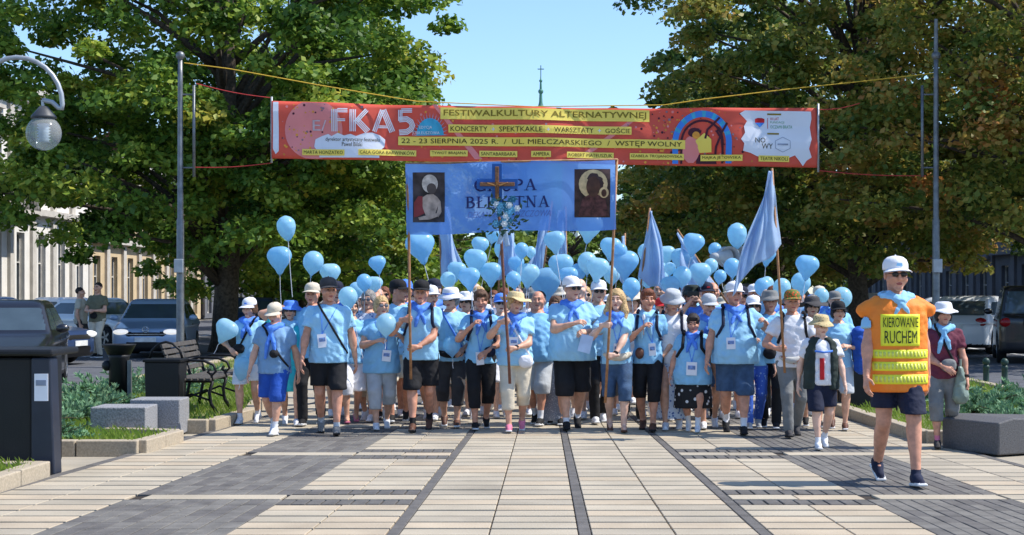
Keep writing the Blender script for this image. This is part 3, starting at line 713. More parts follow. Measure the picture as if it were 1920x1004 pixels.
# the promenade widens gently towards the viewer: lanes follow rays from a far point
CONV = 56.0
def lane_x(px815, Y):                      # lane edge given by its photo column at row 815
    Yr = GY(815); x = (px815-VX)*Yr/FPX; return x*(CONV-Y)/(CONV-Yr)
pav = bpy.data.objects.new('promenade_pavement', None); COL.objects.link(pav); pav['kind'] = 'structure'
base = MB(); base.add([(lane_x(366, 5), 5, -.016), (lane_x(1706, 5), 5, -.016), (lane_x(1706, 30), 30, -.016), (lane_x(366, 30), 30, -.016)], [(0, 1, 2, 3)]); base.build('joint_bed', JOINT, pav)
def slab_mesh(pts, zt, hgt=.03, bev=.004):
    (x0, y0), (x1, y1), (x2, y2), (x3, y3) = pts; b = bev
    v = [(x0, y0, zt-hgt), (x1, y1, zt-hgt), (x2, y2, zt-hgt), (x3, y3, zt-hgt), (x0, y0, zt-b), (x1, y1, zt-b), (x2, y2, zt-b), (x3, y3, zt-b), (x0+b, y0+b, zt), (x1-b, y1+b, zt), (x2-b, y2-b, zt), (x3+b, y3-b, zt)]
    f = [(8, 9, 10, 11)] + [(i, (i+1) % 4, 4+(i+1) % 4, 4+i) for i in range(4)] + [(4+i, 4+(i+1) % 4, 8+(i+1) % 4, 8+i) for i in range(4)]
    return v, f
r2 = random.Random(5); PER = 3.34; Y0 = GY(932)-2.5*3.34/11            # period of the dark cross rows
ROW = PER/11; g = .028
nlight = 0; stuffl = {}; darkb = [MB(), MB()]; setts = MB(); rest = MB()
lanes = [(385, 549, 'L', 1), (727, 874, 'L', 2), (886, 1052, 'L', 1), (1064, 1219, 'L', 1), (1231, 1382, 'L', 2), (1545, 1690, 'L', 1)]
rows = [(Y0-PER*2+ROW*i, i % 11) for i in range(0, 70)]
for li, (ya, ph) in enumerate(rows):
    for (a, b, kind, typ) in lanes:
        yb = ya+ROW
        if yb > 26 or ya < 8.2: continue
        if typ == 2 and ph in (1, 3):      # dark setts across the lane
            n = 9
            for q in range(n):
                u0 = a+(b-a)*q/n; u1 = a+(b-a)*(q+1)/n
                setts.add(*slab_mesh([(lane_x(u0, ya)+.007, ya+g), (lane_x(u1, ya)-.007, ya+g), (lane_x(u1, yb)-.007, yb-g), (lane_x(u0, yb)+.007, yb-g)], r2.uniform(-.002, .001)))
            continue
        cuts = [0, .5+.0*(li % 2), 1]
        for c0, c1 in zip(cuts[:-1], cuts[1:]):
            u0 = a+(b-a)*c0; u1 = a+(b-a)*c1; zt = r2.uniform(-.0015, .0015)
            v, f = slab_mesh([(lane_x(u0, ya)+.005, ya+g), (lane_x(u1, ya)-.005, ya+g), (lane_x(u1, yb)-.005, yb-g), (lane_x(u0, yb)+.005, yb-g)], zt)
            if ya < 19.2 and nlight < 300 and ya > 10.2: link('paving_slab', mesh('paving_slab', v, f), pav, r2.choice([LIGHTP, LIGHTP, LIGHTP2, LIGHTP3])); nlight += 1
            else: rest.add(v, f)
for a, b in ((549, 727), (1382, 1545)):    # the dark brick bands, with a pale bar each period
    for ya, ph in rows:
        yb = ya+ROW
        if yb > 26 or ya < 8.2: continue
        if ph == 2:
            v, f = slab_mesh([(lane_x(a+(b-a)*.1, ya), ya+g), (lane_x(b-4, ya), ya+g), (lane_x(b-4, yb), yb-g), (lane_x(a+(b-a)*.1, yb), yb-g)], .001); link('pale_bar', mesh('pale_bar', v, f), pav, LIGHTP); continue
        n = 10
        for q in range(n):
            u0 = a+(b-a)*q/n; u1 = a+(b-a)*(q+1)/n; sh = (ROW/2 if q % 2 else 0)
            darkb[r2.random() < .4].add(*slab_mesh([(lane_x(u0, ya)+.004, ya+.004), (lane_x(u1, ya)-.004, ya+.004), (lane_x(u1, yb)-.004, yb-.004), (lane_x(u0, yb)+.004, yb-.004)], r2.uniform(-.003, .001)))
for u0, u1 in ((874, 886), (1052, 1064), (1219, 1231), (368, 385), (1690, 1704)):   # the thin dark lines
    for ya, ph in rows:
        if ya+ROW > 26 or ya < 8.2: continue
        setts.add(*slab_mesh([(lane_x(u0, ya)+.003, ya+.004), (lane_x(u1, ya)-.003, ya+.004), (lane_x(u1, ya+ROW)-.003, ya+ROW-.004), (lane_x(u0, ya+ROW)+.003, ya+ROW-.004)], r2.uniform(-.002, .001)))
for nm, mb, m in (('dark_brick_band', darkb[0], DARKP), ('dark_brick_band', darkb[1], DARKP2), ('dark_sett_rows', setts, DARKP2), ('far_paving_slabs', rest, LIGHTP)):
    o = mb.build(nm, m, pav); o['kind'] = 'stuff'

# ---------------------------------------------------------------- verges: kerbs, grass, junipers
GRASS = mat('grass_blade', lin(168, 192, 80), .8, .25, 9, trans=.4); JUN = mat('juniper', lin(122, 160, 120), .8, .35, 5, trans=.2); JUNW = mat('juniper_wood', lin(110, 84, 62), .9)
def bed(name, poly, z, kerb=True, grass=900, kerbh=.13, seed=0):
    b = MB(); n = len(poly); b.add([(x, y, z) for x, y in poly], [tuple(range(n))]); o = b.build(name, EARTH); o['kind'] = 'structure'
    r = random.Random(seed)
    if kerb:
        for (p, q) in zip(poly, poly[1:]+poly[:1]):
            p, q = Vector((*p, 0)), Vector((*q, 0)); L = (q-p).length; m = max(1, round(L/.62)); d = (q-p)/L; ang = math.atan2(d.y, d.x)
            for i in range(m):
                c = p+d*L*(i+.5)/m; k = MB(); k.box((0, 0, 0), (L/m-.012, .15, kerbh+.06)); kb = k.build('kerb_stone', GRANK, o, bevel=.012); kb.location = (c.x, c.y, kerbh/2-.03+r.uniform(-.004, .004)); kb.rotation_euler = (0, 0, ang+r.uniform(-.006, .006))
    if grass:
        xs = [p[0] for p in poly]; ys = [p[1] for p in poly]; V = []; F_ = []
        def inside(x, y):
            c = False
            for (ax, ay), (bx, by) in zip(poly, poly[1:]+poly[:1]):
                if (ay > y) != (by > y) and x < (bx-ax)*(y-ay)/(by-ay)+ax: c = not c
            return c
        while len(F_) < grass:
            x, y = r.uniform(min(xs), max(xs)), r.uniform(min(ys), max(ys))
            if not inside(x, y): continue
            a = r.uniform(0, 6.28); h = r.uniform(.04, .11); w = .008; lx, ly = math.cos(a)*h*.7, math.sin(a)*h*.7; k = len(V)
            V += [(x-w, y, z), (x+w, y, z), (x+lx*.5+w*.6, y+ly*.5, z+h*.7), (x+lx, y+ly, z+h)]; F_ += [(k, k+1, k+2), (k, k+2, k+3)]
        g_ = link('grass', mesh('grass', V, F_), None, GRASS); tag(g_, 'short green grass growing inside the ' + name.replace('_', ' '), 'grass', kind='stuff')
    return o
bed('near_left_bed', [(-8.0, 11.2), (-4.48, 11.2), (-4.36, 13.9), (-8.0, 13.9)], .08, grass=9000, seed=1)
bed('planted_left_bed', [(-7.1, 15.9), (-4.02, 15.9), (-3.92, 17.1), (-4.75, 17.35), (-4.9, 21.0), (-7.1, 21.0)], .08, grass=9000, seed=2)
bed('bench_left_bed', [(-7.1, 22.0), (-4.7, 18.55), (-3.86, 18.45), (-3.72, 20.2), (-4.6, 27.0), (-7.1, 30.0)], .08, grass=9000, seed=3)
bed('tree_left_bed', [(-7.1, 31.0), (-4.6, 31.0), (-4.6, 62.0), (-7.1, 62.0)], .08, grass=6000, seed=4)
bed('block_right_bed', [(4.62, 14.05), (7.2, 13.9), (7.2, 15.3), (5.0, 15.25)], .08, grass=7000, seed=5)
bed('planted_right_bed', [(4.05, 17.0), (7.2, 16.9), (7.2, 30), (4.1, 30), (3.85, 22)], .08, grass=14000, seed=6)
bed('tree_right_bed', [(4.6, 33), (7.2, 33), (7.2, 62), (4.6, 62)], .08, grass=5000, seed=7)
def make_juniper(seed):
    g_ = np.random.default_rng(seed); E = empty('juniper_shrub', (0, 0, 0)); V = []; F_ = []; st = MB()
    for i in range(46):
        a = g_.uniform(0, 2*math.pi); L = g_.uniform(.35, .8); el = g_.uniform(.25, .9); d = np.array([math.cos(a)*math.cos(el), math.sin(a)*math.cos(el), math.sin(el)*.75])
        pts = [np.array([0, 0, .02])+d*L*t+np.array([0, 0, -.18*t*t*L]) for t in np.linspace(0, 1, 6)]
        if i % 3 == 0: st.tube([tuple(p) for p in pts], [.012, .010, .008, .006, .004, .003], 5)
        for j in range(46):
            t = g_.uniform(.2, 1); p = np.array([0, 0, .02])+d*L*t+np.array([0, 0, -.18*t*t*L]); n = g_.normal(size=3); n /= np.linalg.norm(n); e = d*.7+n*.75+np.array([0, 0, .25]); e /= np.linalg.norm(e); s = g_.uniform(.05, .10); w = np.cross(e, g_.normal(size=3)); w = w/np.linalg.norm(w)*.009
            k = len(V); V += [tuple(p-w), tuple(p+w), tuple(p+e*s*.6+w*1.3), tuple(p+e*s), tuple(p+e*s*.6-w*1.3)]; F_.append((k, k+1, k+2, k+3, k+4))
    link('foliage', mesh('foliage', V, F_), E, JUN); st.build('stem', JUNW, E)
    return E
js = [make_juniper(i) for i in (1, 2)]; jch = [tree_of(j) for j in js]; jn = [0, 0]
for i, (x, y, s, lab) in enumerate([(-5.55, 16.6, 1.0, 'juniper shrub beside the two granite blocks'), (-5.0, 16.3, .62, 'small juniper with bare brown stems in front of the granite blocks'), (-6.3, 16.9, 1.05, None), (-6.6, 17.9, 1.0, None), (-5.9, 18.0, 1.0, None), (-5.4, 18.9, .95, None), (-6.5, 19.4, 1.0, None), (-5.7, 20.3, 1.0, None), (-6.7, 20.6, 1.0, None), (-6.4, 22.9, 1.0, None), (-5.5, 23.6, .9, None), (-6.3, 24.6, 1.0, None), (-5.7, 26, 1.0, None),
    (5.3, 17.6, 1.0, None), (6.2, 17.5, 1.05, None), (6.8, 18.3, 1., None), (5.8, 18.6, 1.0, None), (5.2, 19.4, .9, None), (6.6, 19.7, 1.0, None), (5.7, 20.6, 1., None), (6.7, 21.6, 1, None), (5.5, 22.4, 1., None)]):
    w = i % 2; lb = lab or ('low spreading juniper in the planted bed on the bench side' if x < 0 else 'low spreading juniper in the planted bed on the marshal side')
    if not jn[w]: jn[w] = 1; o = js[w]; o.location = (x, y, .08); o['label'] = lb
    else: o, _ = copy_tree(js[w], jch[w], lb, (x, y, .08), random.uniform(0, 6), s)
    o.scale = (s,)*3; o['category'] = 'shrub'; o['group'] = 'juniper shrubs in the verges'

# ---------------------------------------------------------------- trees
BARK = mat('bark', lin(84, 74, 64), .95, .3, 14, .6, 30)
def leafmat(name, cols_):
    m = bpy.data.materials.new(name); m.use_nodes = True; n = m.node_tree.nodes; l = m.node_tree.links; p = n['Principled BSDF']; p.inputs['Roughness'].default_value = .5; p.inputs['Specular IOR Level'].default_value = .35
    a = n.new('ShaderNodeAttribute'); a.attribute_name = 'tint'; r = n.new('ShaderNodeValToRGB'); cr = r.color_ramp
    for i, c in enumerate(cols_):
        e = cr.elements[i] if i < 2 else cr.elements.new(0); e.position = i/(len(cols_)-1); e.color = c
    for i, c in enumerate(cols_): cr.elements[i].position = i/(len(cols_)-1); cr.elements[i].color = c
    l.new(a.outputs['Fac'], r.inputs[0]); l.new(r.outputs[0], p.inputs['Base Color']); t = n.new('ShaderNodeBsdfTranslucent'); l.new(r.outputs[0], t.inputs[0]); ms = n.new('ShaderNodeMixShader'); ms.inputs[0].default_value = .40
    l.new(p.outputs[0], ms.inputs[1]); l.new(t.outputs[0], ms.inputs[2]); l.new(ms.outputs[0], n['Material Output'].inputs[0]); return m
LEAFG = leafmat('leaf_green', [lin(58, 90, 38), lin(84, 120, 46), lin(120, 150, 56), lin(166, 180, 68), lin(186, 176, 70)])
LEAFB = leafmat('leaf_browning', [lin(66, 94, 42), lin(104, 128, 56), lin(148, 152, 68), lin(186, 160, 80), lin(190, 134, 74)])
LEAFD = leafmat('leaf_dark', [lin(58, 82, 36), lin(84, 112, 46), lin(112, 136, 56), lin(142, 156, 64)])
def make_tree(name, label, X, Y, Hh, rad, z0, leaf, nclump, nleaf, seed, ls=.17, trunk=.28, tintc=.5):
    g_ = np.random.default_rng(seed); E = empty(name, (X, Y, 0), 0, label, 'tree', 'avenue trees')
    tr = MB(); top = z0+(Hh-z0)*.75
    tr.tube([(0, 0, -.1), (0, 0, .3), (.05, 0, z0*.6), (g_.normal()*.1, g_.normal()*.1, z0+1), (g_.normal()*.3, g_.normal()*.3, top)], [trunk*1.4, trunk*1.05, trunk, trunk*.85, trunk*.2], 10)
    cc = np.array([0, 0, z0+(Hh-z0)*.36]); rr = np.array([rad, rad, (Hh-z0)*.64]); tips = []
    while len(tips) < nclump:
        d = g_.normal(size=3); d /= np.linalg.norm(d); q = g_.uniform(.42, 1)**.55
        lob = 1+.13*math.sin(3*math.atan2(d[1], d[0])+seed)+.10*math.sin(5*d[2]*2+seed*2+2*math.atan2(d[1], d[0]))
        p = cc+d*rr*q*lob
        if d[2] < 0: p[2] = cc[2]+d[2]*(Hh-z0)*.36*q; p[:2] = d[:2]/np.linalg.norm(d[:2])*rad*q*lob*math.sqrt(1-abs(d[2])**6)
        tips.append(p)
    tips = np.array(tips)
    for i in range(0, min(nclump, 70)):
        p = tips[i]; zb = max(z0*.8, min(p[2]-1.2, top*.8)*g_.uniform(.6, .95)); b0 = np.array([0, 0, zb]); mid = b0*.5+p*.5+np.array([0, 0, .5])
        tr.tube([tuple(b0), tuple(b0*.75+p*.25+np.array([0, 0, .35])), tuple(mid), tuple(p)], [trunk*.36, trunk*.26, trunk*.17, .02], 6)
    tr.build('trunk', BARK, E, True)
    N = nclump*nleaf; ci = np.repeat(np.arange(nclump), nleaf)
    csz = g_.uniform(.55, 1.15, nclump)[ci][:, None]
    off = g_.normal(size=(N, 3)); off /= np.linalg.norm(off, axis=1)[:, None]; off *= (g_.uniform(0, 1, N)**.45)[:, None]*np.array([.85, .85, .42])
    P = tips[ci]+off*csz; rad2 = np.hypot(off[:, 0], off[:, 1]); P[:, 2] -= .35*rad2**2*csz[:, 0]
    nrm = off*np.array([.8, .8, .3])+np.array([0, 0, .75])+g_.normal(size=(N, 3))*.55; nrm /= np.linalg.norm(nrm, axis=1)[:, None]
    t = np.cross(nrm, g_.normal(size=(N, 3))); t /= np.linalg.norm(t, axis=1)[:, None]; b = np.cross(nrm, t); s = (ls*g_.uniform(.6, 1.25, N))[:, None]
    V = np.stack([P-t*s*.5, P+b*s*.40-nrm*s*.10, P+t*s*.6-nrm*s*.06, P-b*s*.40-nrm*s*.10], 1).reshape(-1, 3); F_ = np.arange(N*4).reshape(N, 4)
    me = mesh('crown', V, F_); at = me.attributes.new('tint', 'FLOAT', 'FACE')
    ct = g_.normal(size=nclump)*.17
    at.data.foreach_set('value', np.clip(tintc+ct[ci]+g_.normal(size=N)*.13, 0, 1).astype(np.float32))
    link('crown', me, E, leaf); return E
make_tree('linden_tree', 'broad green linden rising behind the lamp post with the traffic camera box', -8.8, 44, 17, 6.0, 2.1, LEAFG, 760, 205, 3, .175, .34, .47)
make_tree('linden_tree', 'green linden second along the avenue beyond the bench', -8.6, 57, 13.0, 5.6, 1.1, LEAFG, 320, 160, 5, .21, .3, .45)
make_tree('linden_tree', 'green linden third along the avenue behind the red banner', -8.2, 72, 12.4, 5.6, .9, LEAFG, 240, 110, 6, .29, .3, .42)
make_tree('linden_tree', 'dark linden far down the avenue beside the spire', -8.4, 92, 12.6, 6.6, .6, LEAFD, 220, 100, 8, .34, .3)
make_tree('linden_tree', 'browning linden behind the big blue flag', 9.0, 46, 15.5, 6.0, 2.0, LEAFB, 540, 200, 11, .175, .3, .42)
make_tree('linden_tree', 'browning linden overhanging the pole on the marshal side', 12.6, 38, 15, 5.6, 2.7, LEAFB, 420, 190, 12, .16, .3, .52)
make_tree('linden_tree', 'linden second along the avenue beyond the loudspeaker', 8.4, 59, 13.2, 5.4, 1.3, LEAFB, 300, 130, 13, .24, .3, .3)
make_tree('linden_tree', 'linden third along the avenue, its edge against the sky', 8.3, 75, 12.8, 5.4, .9, LEAFB, 240, 110, 14, .29, .3, .28)
make_tree('linden_tree', 'dark linden far down the avenue across from the spire', 8.6, 96, 12.0, 6.4, .6, LEAFD, 210, 100, 15, .34, .3)
make_tree('linden_tree', 'tree closing the far end of the avenue under the spire', -2.5, 150, 9.0, 9.0, .8, LEAFD, 240, 80, 16, .5, .3)
make_tree('linden_tree', 'low tree closing the avenue behind the crucifix', 1.5, 125, 8.5, 9.5, .6, LEAFD, 240, 80, 18, .46, .3)
make_tree('linden_tree', 'tree closing the far end of the avenue behind the blue flags', 9, 160, 9.0, 9.5, .8, LEAFD, 240, 80, 17, .5, .3)

# ---------------------------------------------------------------- buildings
PLAST = mat('plaster_white', lin(226, 222, 214), .9, .05, 1.5, .1, 20); PLASTY = mat('plaster_ochre', lin(206, 184, 148), .9, .08, 1.5, .1, 20); STONEG = mat('stone_grey', lin(112, 112, 116), .85, .1, 3); PLASTG = mat('plaster_grey', lin(104, 106, 112), .9, .1, 1.5, .1, 20)
PANE = mat('window_glass', lin(46, 54, 62), .08, .2, 2, spec=.8); FRAME = mat('window_frame', lin(210, 206, 198), .6); ROOF = mat('roof_tile', lin(120, 70, 56), .85, .2, 4); IRON = mat('iron_black', lin(30, 31, 34), .5, .15, 10, metal=.3)
STONE = mat('stone_trim', lin(196, 190, 180), .85, .08, 3)
def facade(name, label, x, y0, y1, hgt, side, wallm, floors, bay, balcony=(), ground='shop', roofh=2.0, STONE=None):
    STONE = STONE or (STONEG if wallm == PLASTG else globals()['STONE'])
    """long facade parallel to the avenue; side=+1 looks towards +x"""
    E = empty(name, (x, y0, 0), 0, label, 'building', 'buildings along the avenue'); L = y1-y0; fh = hgt/floors
    D = 10
    ws = MB(); n = max(2, int(L/bay)); bw = L/n
    ww, wh = bw*.36, fh*.58
    for i in range(n):                     # wall with real openings: piers, spandrels, lintels
        yc = (i+.5)*bw
        for (ya, yb) in ((i*bw, yc-ww/2), (yc+ww/2, (i+1)*bw)): ws.box((-side*.2, (ya+yb)/2, hgt/2), (.4, yb-ya, hgt))
        zc = [0]
        for f in range(floors):
            za = f*fh+(fh-wh)*.45 if f else .3; zb = za+wh if f else fh*.82; zc += [za, zb]
        zc.append(hgt)
        for a, b in zip(zc[0::2], zc[1::2]): ws.box((-side*.2, yc, (a+b)/2), (.4, ww, b-a))
    ws.box((-side*(.4+D/2), L/2, hgt/2), (D, L, hgt)); ws.build('wall', wallm, E)
    for i in range(n):
        yc = (i+.5)*bw
        for f in range(floors):
            za = f*fh+(fh-wh)*.45 if f else .3; zb = za+wh if f else fh*.82
            w = MB(); t = .07; xo = -side*.22
            for (yy, zz, dy, dz) in ((yc, za+t/2, ww, t), (yc, zb-t/2, ww, t), (yc-ww/2+t/2, (za+zb)/2, t, zb-za-2*t), (yc+ww/2-t/2, (za+zb)/2, t, zb-za-2*t), (yc, (za+zb)/2, t*.7, zb-za-2*t), (yc, za+(zb-za)*.68, ww-2*t, t*.7)): w.box((xo, yy, zz), (.08+.002*dz, dy, dz))
            wo = w.build('window', FRAME, E); p = MB(); p.box((xo-side*.04, yc, (za+zb)/2), (.03, ww-.02, zb-za-.02)); p.build('pane', PANE, wo)
            if f:
                MB().box((side*.06, yc, za-.06), (.16, ww+.3, .1)).build('sill', STONE, wo); MB().box((side*.05, yc, zb+.12), (.14, ww+.36, .14)).build('lintel', STONE, wo)
        pl = MB(); pl.box((side*.06, i*bw+.01, hgt/2), (.14, bw*.18, hgt-.4)); pl.build('pilaster', STONE, E)
    c = MB(); c.box((side*.15, L/2, fh), (.36, L, .25)); c.box((side*.25, L/2, hgt-.1), (.6, L+.2, .3)); c.box((side*.15, L/2, hgt-.42), (.36, L, .26)); c.build('cornice', STONE, E)
    r = MB(); r.prism([(side*.55, hgt+.06), (-side*(D+.4), hgt+.06), (-side*D/2, hgt+roofh)], 0, L); r.build('roof', ROOF, E)
    for (yb, zb, lb) in balcony:
        b = MB(); b.box((side*.6, yb, zb), (1.2, lb, .18)); bo = b.build('balcony', STONE, E); q = MB()
        for k in range(int(lb/.11)+1): q.tube([(side*1.15, yb-lb/2+k*.11, zb+.09), (side*1.15, yb-lb/2+k*.11, zb+1.05)], .014, 5)
        for s_ in (-1, 1):
            for k in range(9): q.tube([(side*(.1+k*.13), yb+s_*lb/2, zb+.09), (side*(.1+k*.13), yb+s_*lb/2, zb+1.05)], .014, 5)
            q.tube([(0, yb+s_*lb/2, zb+1.06), (side*1.16, yb+s_*lb/2, zb+1.06)], .028, 6)
        q.tube([(side*1.15, yb-lb/2, zb+1.06), (side*1.15, yb+lb/2, zb+1.06)], .028, 6); q.build('railing', IRON, bo)
    return E
facade('town_house', 'white plastered town house with iron balcony behind the arc lamp', -20.5, 56, 72, 9.6, 1, PLAST, 2, 2.6, [(3.9, 4.6, 3.2)])
facade('town_house', 'ochre town house beyond the white one', -20.6, 72.3, 96, 8.0, 1, PLASTY, 2, 2.8)
facade('town_house', 'grey town house far beyond the ochre one', -20.5, 96.4, 140, 9.5, 1, PLASTG, 3, 3.2)
facade('town_house', 'grey town house with dark shop fronts behind the parked cars', 22, 52, 78, 10.5, -1, PLASTG, 3, 2.9)
facade('town_house', 'pale grey town house farther along the parked cars', 22, 78.4, 130, 10, -1, PLASTG, 3, 3.4)
E = empty('awning', (21.7, 57, 3.0), 0, 'red shop awning on the grey town house', 'awning'); MB().prism([(0, 0), (-1.5, -.75), (-1.5, -1.0), (0, -.15)], -2.2, 2.2).build('cover', RED, E); MB().tube([(0, -2.15, -.8), (-1.48, -2.15, -.85)], .02, 6).build('arm', IRON, E)
E = empty('shop_sign', (21.6, 66, 3.6), 0, 'blue shop sign board on the grey town house', 'sign'); MB().box((-.3, 0, 0), (.08, 3, .7)).build('board', mat('sign_blue', lin(70, 110, 170), .5), E, bevel=.02); MB().tube([(0, -1, 0), (-.3, -1, 0)], .03, 6).tube([(0, 1, 0), (-.3, 1, 0)], .03, 6).build('bracket', IRON, E)
# spire far away
COPP = mat('copper_green', lin(84, 140, 122), .6, .15, 2)
E = empty('church_spire', (-.6, 300, 0), 0, 'thin green copper church spire showing above the red banner', 'spire')
MB().lathe([(4.0, 0), (4.0, 30), (3.0, 31), (1.6, 33.0), (.9, 34.2), (.7, 34.9), (.95, 35.6), (.6, 36.2), (.34, 37.2), (.26, 39), (.18, 41.0), (.10, 42)], 16).build('spire_roof', COPP, E, True)
MB().ball((0, 0, 39.2), .5).ball((0, 0, 41.2), .32).build('finial', COPP, E, True); MB().box((0, 0, 43.0), (.16, .16, 2.2)).box((0, 0, 43.4), (1.2, .15, .16)).build('cross', COPP, E)
MB().box((0, 6, 14), (14, 9, 28)).prism([(-7.5, 28), (7.5, 28), (0, 33)], 1.5, 10.5).build('nave', PLAST, E)

# ---------------------------------------------------------------- cars
CARG = mat('car_glass', lin(70, 84, 92), .05, .1, 2, spec=.9); TYRE = mat('tyre', lin(24, 24, 26), .85); RIM = mat('rim', lin(150, 152, 156), .35, .1, 5, metal=.8); LAMP = mat('headlamp', lin(225, 230, 235), .08, .05, 30, spec=.9); TAIL = mat('tail_lamp', lin(150, 20, 22), .2); TRIM = mat('car_trim', lin(20, 20, 22), .5); CHROME = mat('chrome', lin(210, 212, 215), .18, .02, 5, metal=1.)
PLATE = mat('number_plate', lin(228, 228, 224), .5)
PAINT = {k: mat('car_'+k, c, .35, .02, 2, metal=.08, coat=.8, spec=.5) for k, c in (('black', lin(26, 26, 32)), ('blue', lin(46, 66, 104)), ('steel', lin(158, 180, 208)), ('white', lin(226, 228, 230)), ('silver', lin(170, 174, 180)))}
_n = LAMP.node_tree.nodes['Principled BSDF']; _n.inputs['Emission Color'].default_value = (1, .97, .9, 1); _n.inputs['Emission Strength'].default_value = .45   # daytime running lights are on
def make_car(style, emblem=False):
    suv = style == 'suv'; L, Wd, Ht = (4.5, 1.85, 1.8) if suv else (4.25, 1.79, 1.47); gc = .24 if suv else .17; belt = 1.1 if suv else .93
    E = empty('parked_car', (0, 0, 0)); F = Field((-Wd/2-.1, -L/2-.1, 0), (Wd/2+.1, L/2+.1, Ht+.1), .03)
    x = F.ax[0][:, None, None]; y = F.ax[1][None, :, None]; z = F.ax[2][None, None, :]
    yn = y/(L/2)
    wb = Wd/2*(1-.07*np.abs(yn)**5-.02)*(1-.05*np.clip((z-.75)/.5, 0, 1))
    hood = np.interp(yn.ravel(), [-1, -.93, -.45, -.3, .9, 1], [.62, .74, belt-.03, belt, belt+.03, belt-.08] if not suv else [.85, .98, belt-.02, belt, belt+.02, belt])[None, :, None]
    def smax(a, b, k): h = np.clip(k-np.abs(a-b), 0, None)/k; return np.maximum(a, b)+h*h*k*.25
    low = smax(smax(np.abs(x)-wb+0*z, z-hood, .12), gc-z, .06); low = smax(low, np.abs(y)-L/2+.16*np.clip(np.abs(x)/(Wd/2), 0, 1)**3*.9+.05*np.clip((.5-z), 0, 1), .14)
    a1, a2, b1, b2 = (-.36, -.16, .80, .93) if suv else (-.42, -.10, .52, .90)
    top = Ht-.03*(yn-.15)**2
    ws = (y-L/2*a1)-(z-belt)/(Ht-belt)*L/2*(a2-a1); rs = (L/2*b2-y)-(z-belt)/(Ht-belt)*L/2*(b2-b1)
    side = np.abs(x)-(Wd/2-.06-(z-belt)/(Ht-belt)*(.12 if suv else .20))
    cab = smax(smax(smax(-ws*.75, -rs*.75, .08), side, .10), z-top, .12); cab = np.maximum(cab, belt-.15-z)
    d = np.minimum(low, cab); h = np.clip(.05-np.abs(low-cab), 0, None)/.05; d -= h*h*.05*.25
    wy = (-L/2*.63, L/2*.63); rw = .36 if suv else .315
    for w in wy: d = np.maximum(d, np.where(np.abs(x) > Wd/2-.30, rw+.05-np.sqrt((y-w)**2+(z-rw)**2)+0*x, -9))
    F.d = d.astype(np.float32); v, f = F.mesh(); v = smooth_verts(v, f, 2, .4); c = v[f].mean(1)
    cx, cy, cz = c[:, 0], c[:, 1], c[:, 2]
    yb = cy-((cz-belt)/(Ht-belt))*0; gz = (cz > belt+.05) & (cz < Ht-.13)
    wsd = (cy-L/2*a1)-(cz-belt)/(Ht-belt)*L/2*(a2-a1); rsd = (L/2*b2-cy)-(cz-belt)/(Ht-belt)*L/2*(b2-b1)
    hw = Wd/2-.06-(cz-belt)/(Ht-belt)*(.12 if suv else .20)
    wind = gz & (wsd < .06) & (np.abs(cx) < hw-.07); rear = gz & (rsd < .06) & (np.abs(cx) < hw-.10)
    sidew = gz & (np.abs(cx) > hw-.07) & (wsd > .16) & (rsd > .22) & (np.abs(cy-L*.06) > .05) & (cz < Ht-.15)
    trim = (cz < gc+.10)
    grille = (cy < -L/2+.35) & (np.abs(cx) < Wd/2-.42) & ((np.abs(cz-.60) < .055) | ((cz > .26) & (cz < .42)))
    gm = wind | rear | sidew; used_ = gm
    for nm, mk, mt in (('windscreen', wind, CARG), ('rear_window', rear, CARG), ('side_windows', sidew, CARG), ('body', ~gm, None)):
        ff = f[mk]; ids, inv = np.unique(ff, return_inverse=True)
        if len(ff) == 0: continue
        o = link(nm, mesh(nm, v[ids], inv.reshape(ff.shape), True), E, [mt] if mt else [PAINT['black'], TRIM])
        if nm == 'body': o.data.polygons.foreach_set('material_index', (trim | grille)[mk].astype(np.int32))
    for w in wy:
        for sd in (-1, 1):
            M = Matrix.Rotation(R(90), 4, 'Y'); t = MB(); t.lathe([(rw*.62, -.10), (rw*.95, -.105), (rw, -.07), (rw, .07), (rw*.95, .105), (rw*.62, .10)], 24, (0, 0, 0), M=M.to_3x3()); to = t.build('wheel', TYRE, E, True); to.location = (sd*(Wd/2-.13), w, rw)
            rm = MB(); rm.lathe([(.02, sd*.09), (rw*.60, sd*.06), (rw*.64, sd*.108), (rw*.60, sd*.03)], 20, (0, 0, 0), M=M.to_3x3())
            for q in range(5):
                an = q*2*math.pi/5; rm.box((sd*.088, math.cos(an)*rw*.34, math.sin(an)*rw*.34), (.03, rw*.56, .06), Matrix.Rotation(an, 3, 'X'))
            rm.build('rim', RIM, to)
    for sd in (-1, 1):
        hb = MB(); hb.ball((sd*(Wd/2-.29), -L/2+.115, .655 if not suv else .80), (.20, .13, .075), 12, 8); hb.build('headlight', LAMP, E, True)
        tb_ = MB(); tb_.ball((sd*(Wd/2-.22), L/2-.10, .82 if not suv else .95), (.16, .07, .11), 10, 6); tb_.build('tail_light', TAIL, E, True)
        mb_ = MB(); mb_.ball((sd*(Wd/2+.10), -L/2*.33, belt+.07), (.11, .07, .075), 10, 6); mo = mb_.build('mirror', PAINT['black'], E, True)
        dh = MB(); dh.box((sd*(Wd/2-.012), L*.02, belt-.12), (.03, .18, .03)); dh.build('door_handle', TRIM, E)
    MB().box((0, -L/2-.012, .47 if not suv else .55), (.52, .02, .115)).build('number_plate', PLATE, E, bevel=.004); MB().box((0, L/2+.01, .72), (.52, .02, .115)).build('number_plate', PLATE, E)
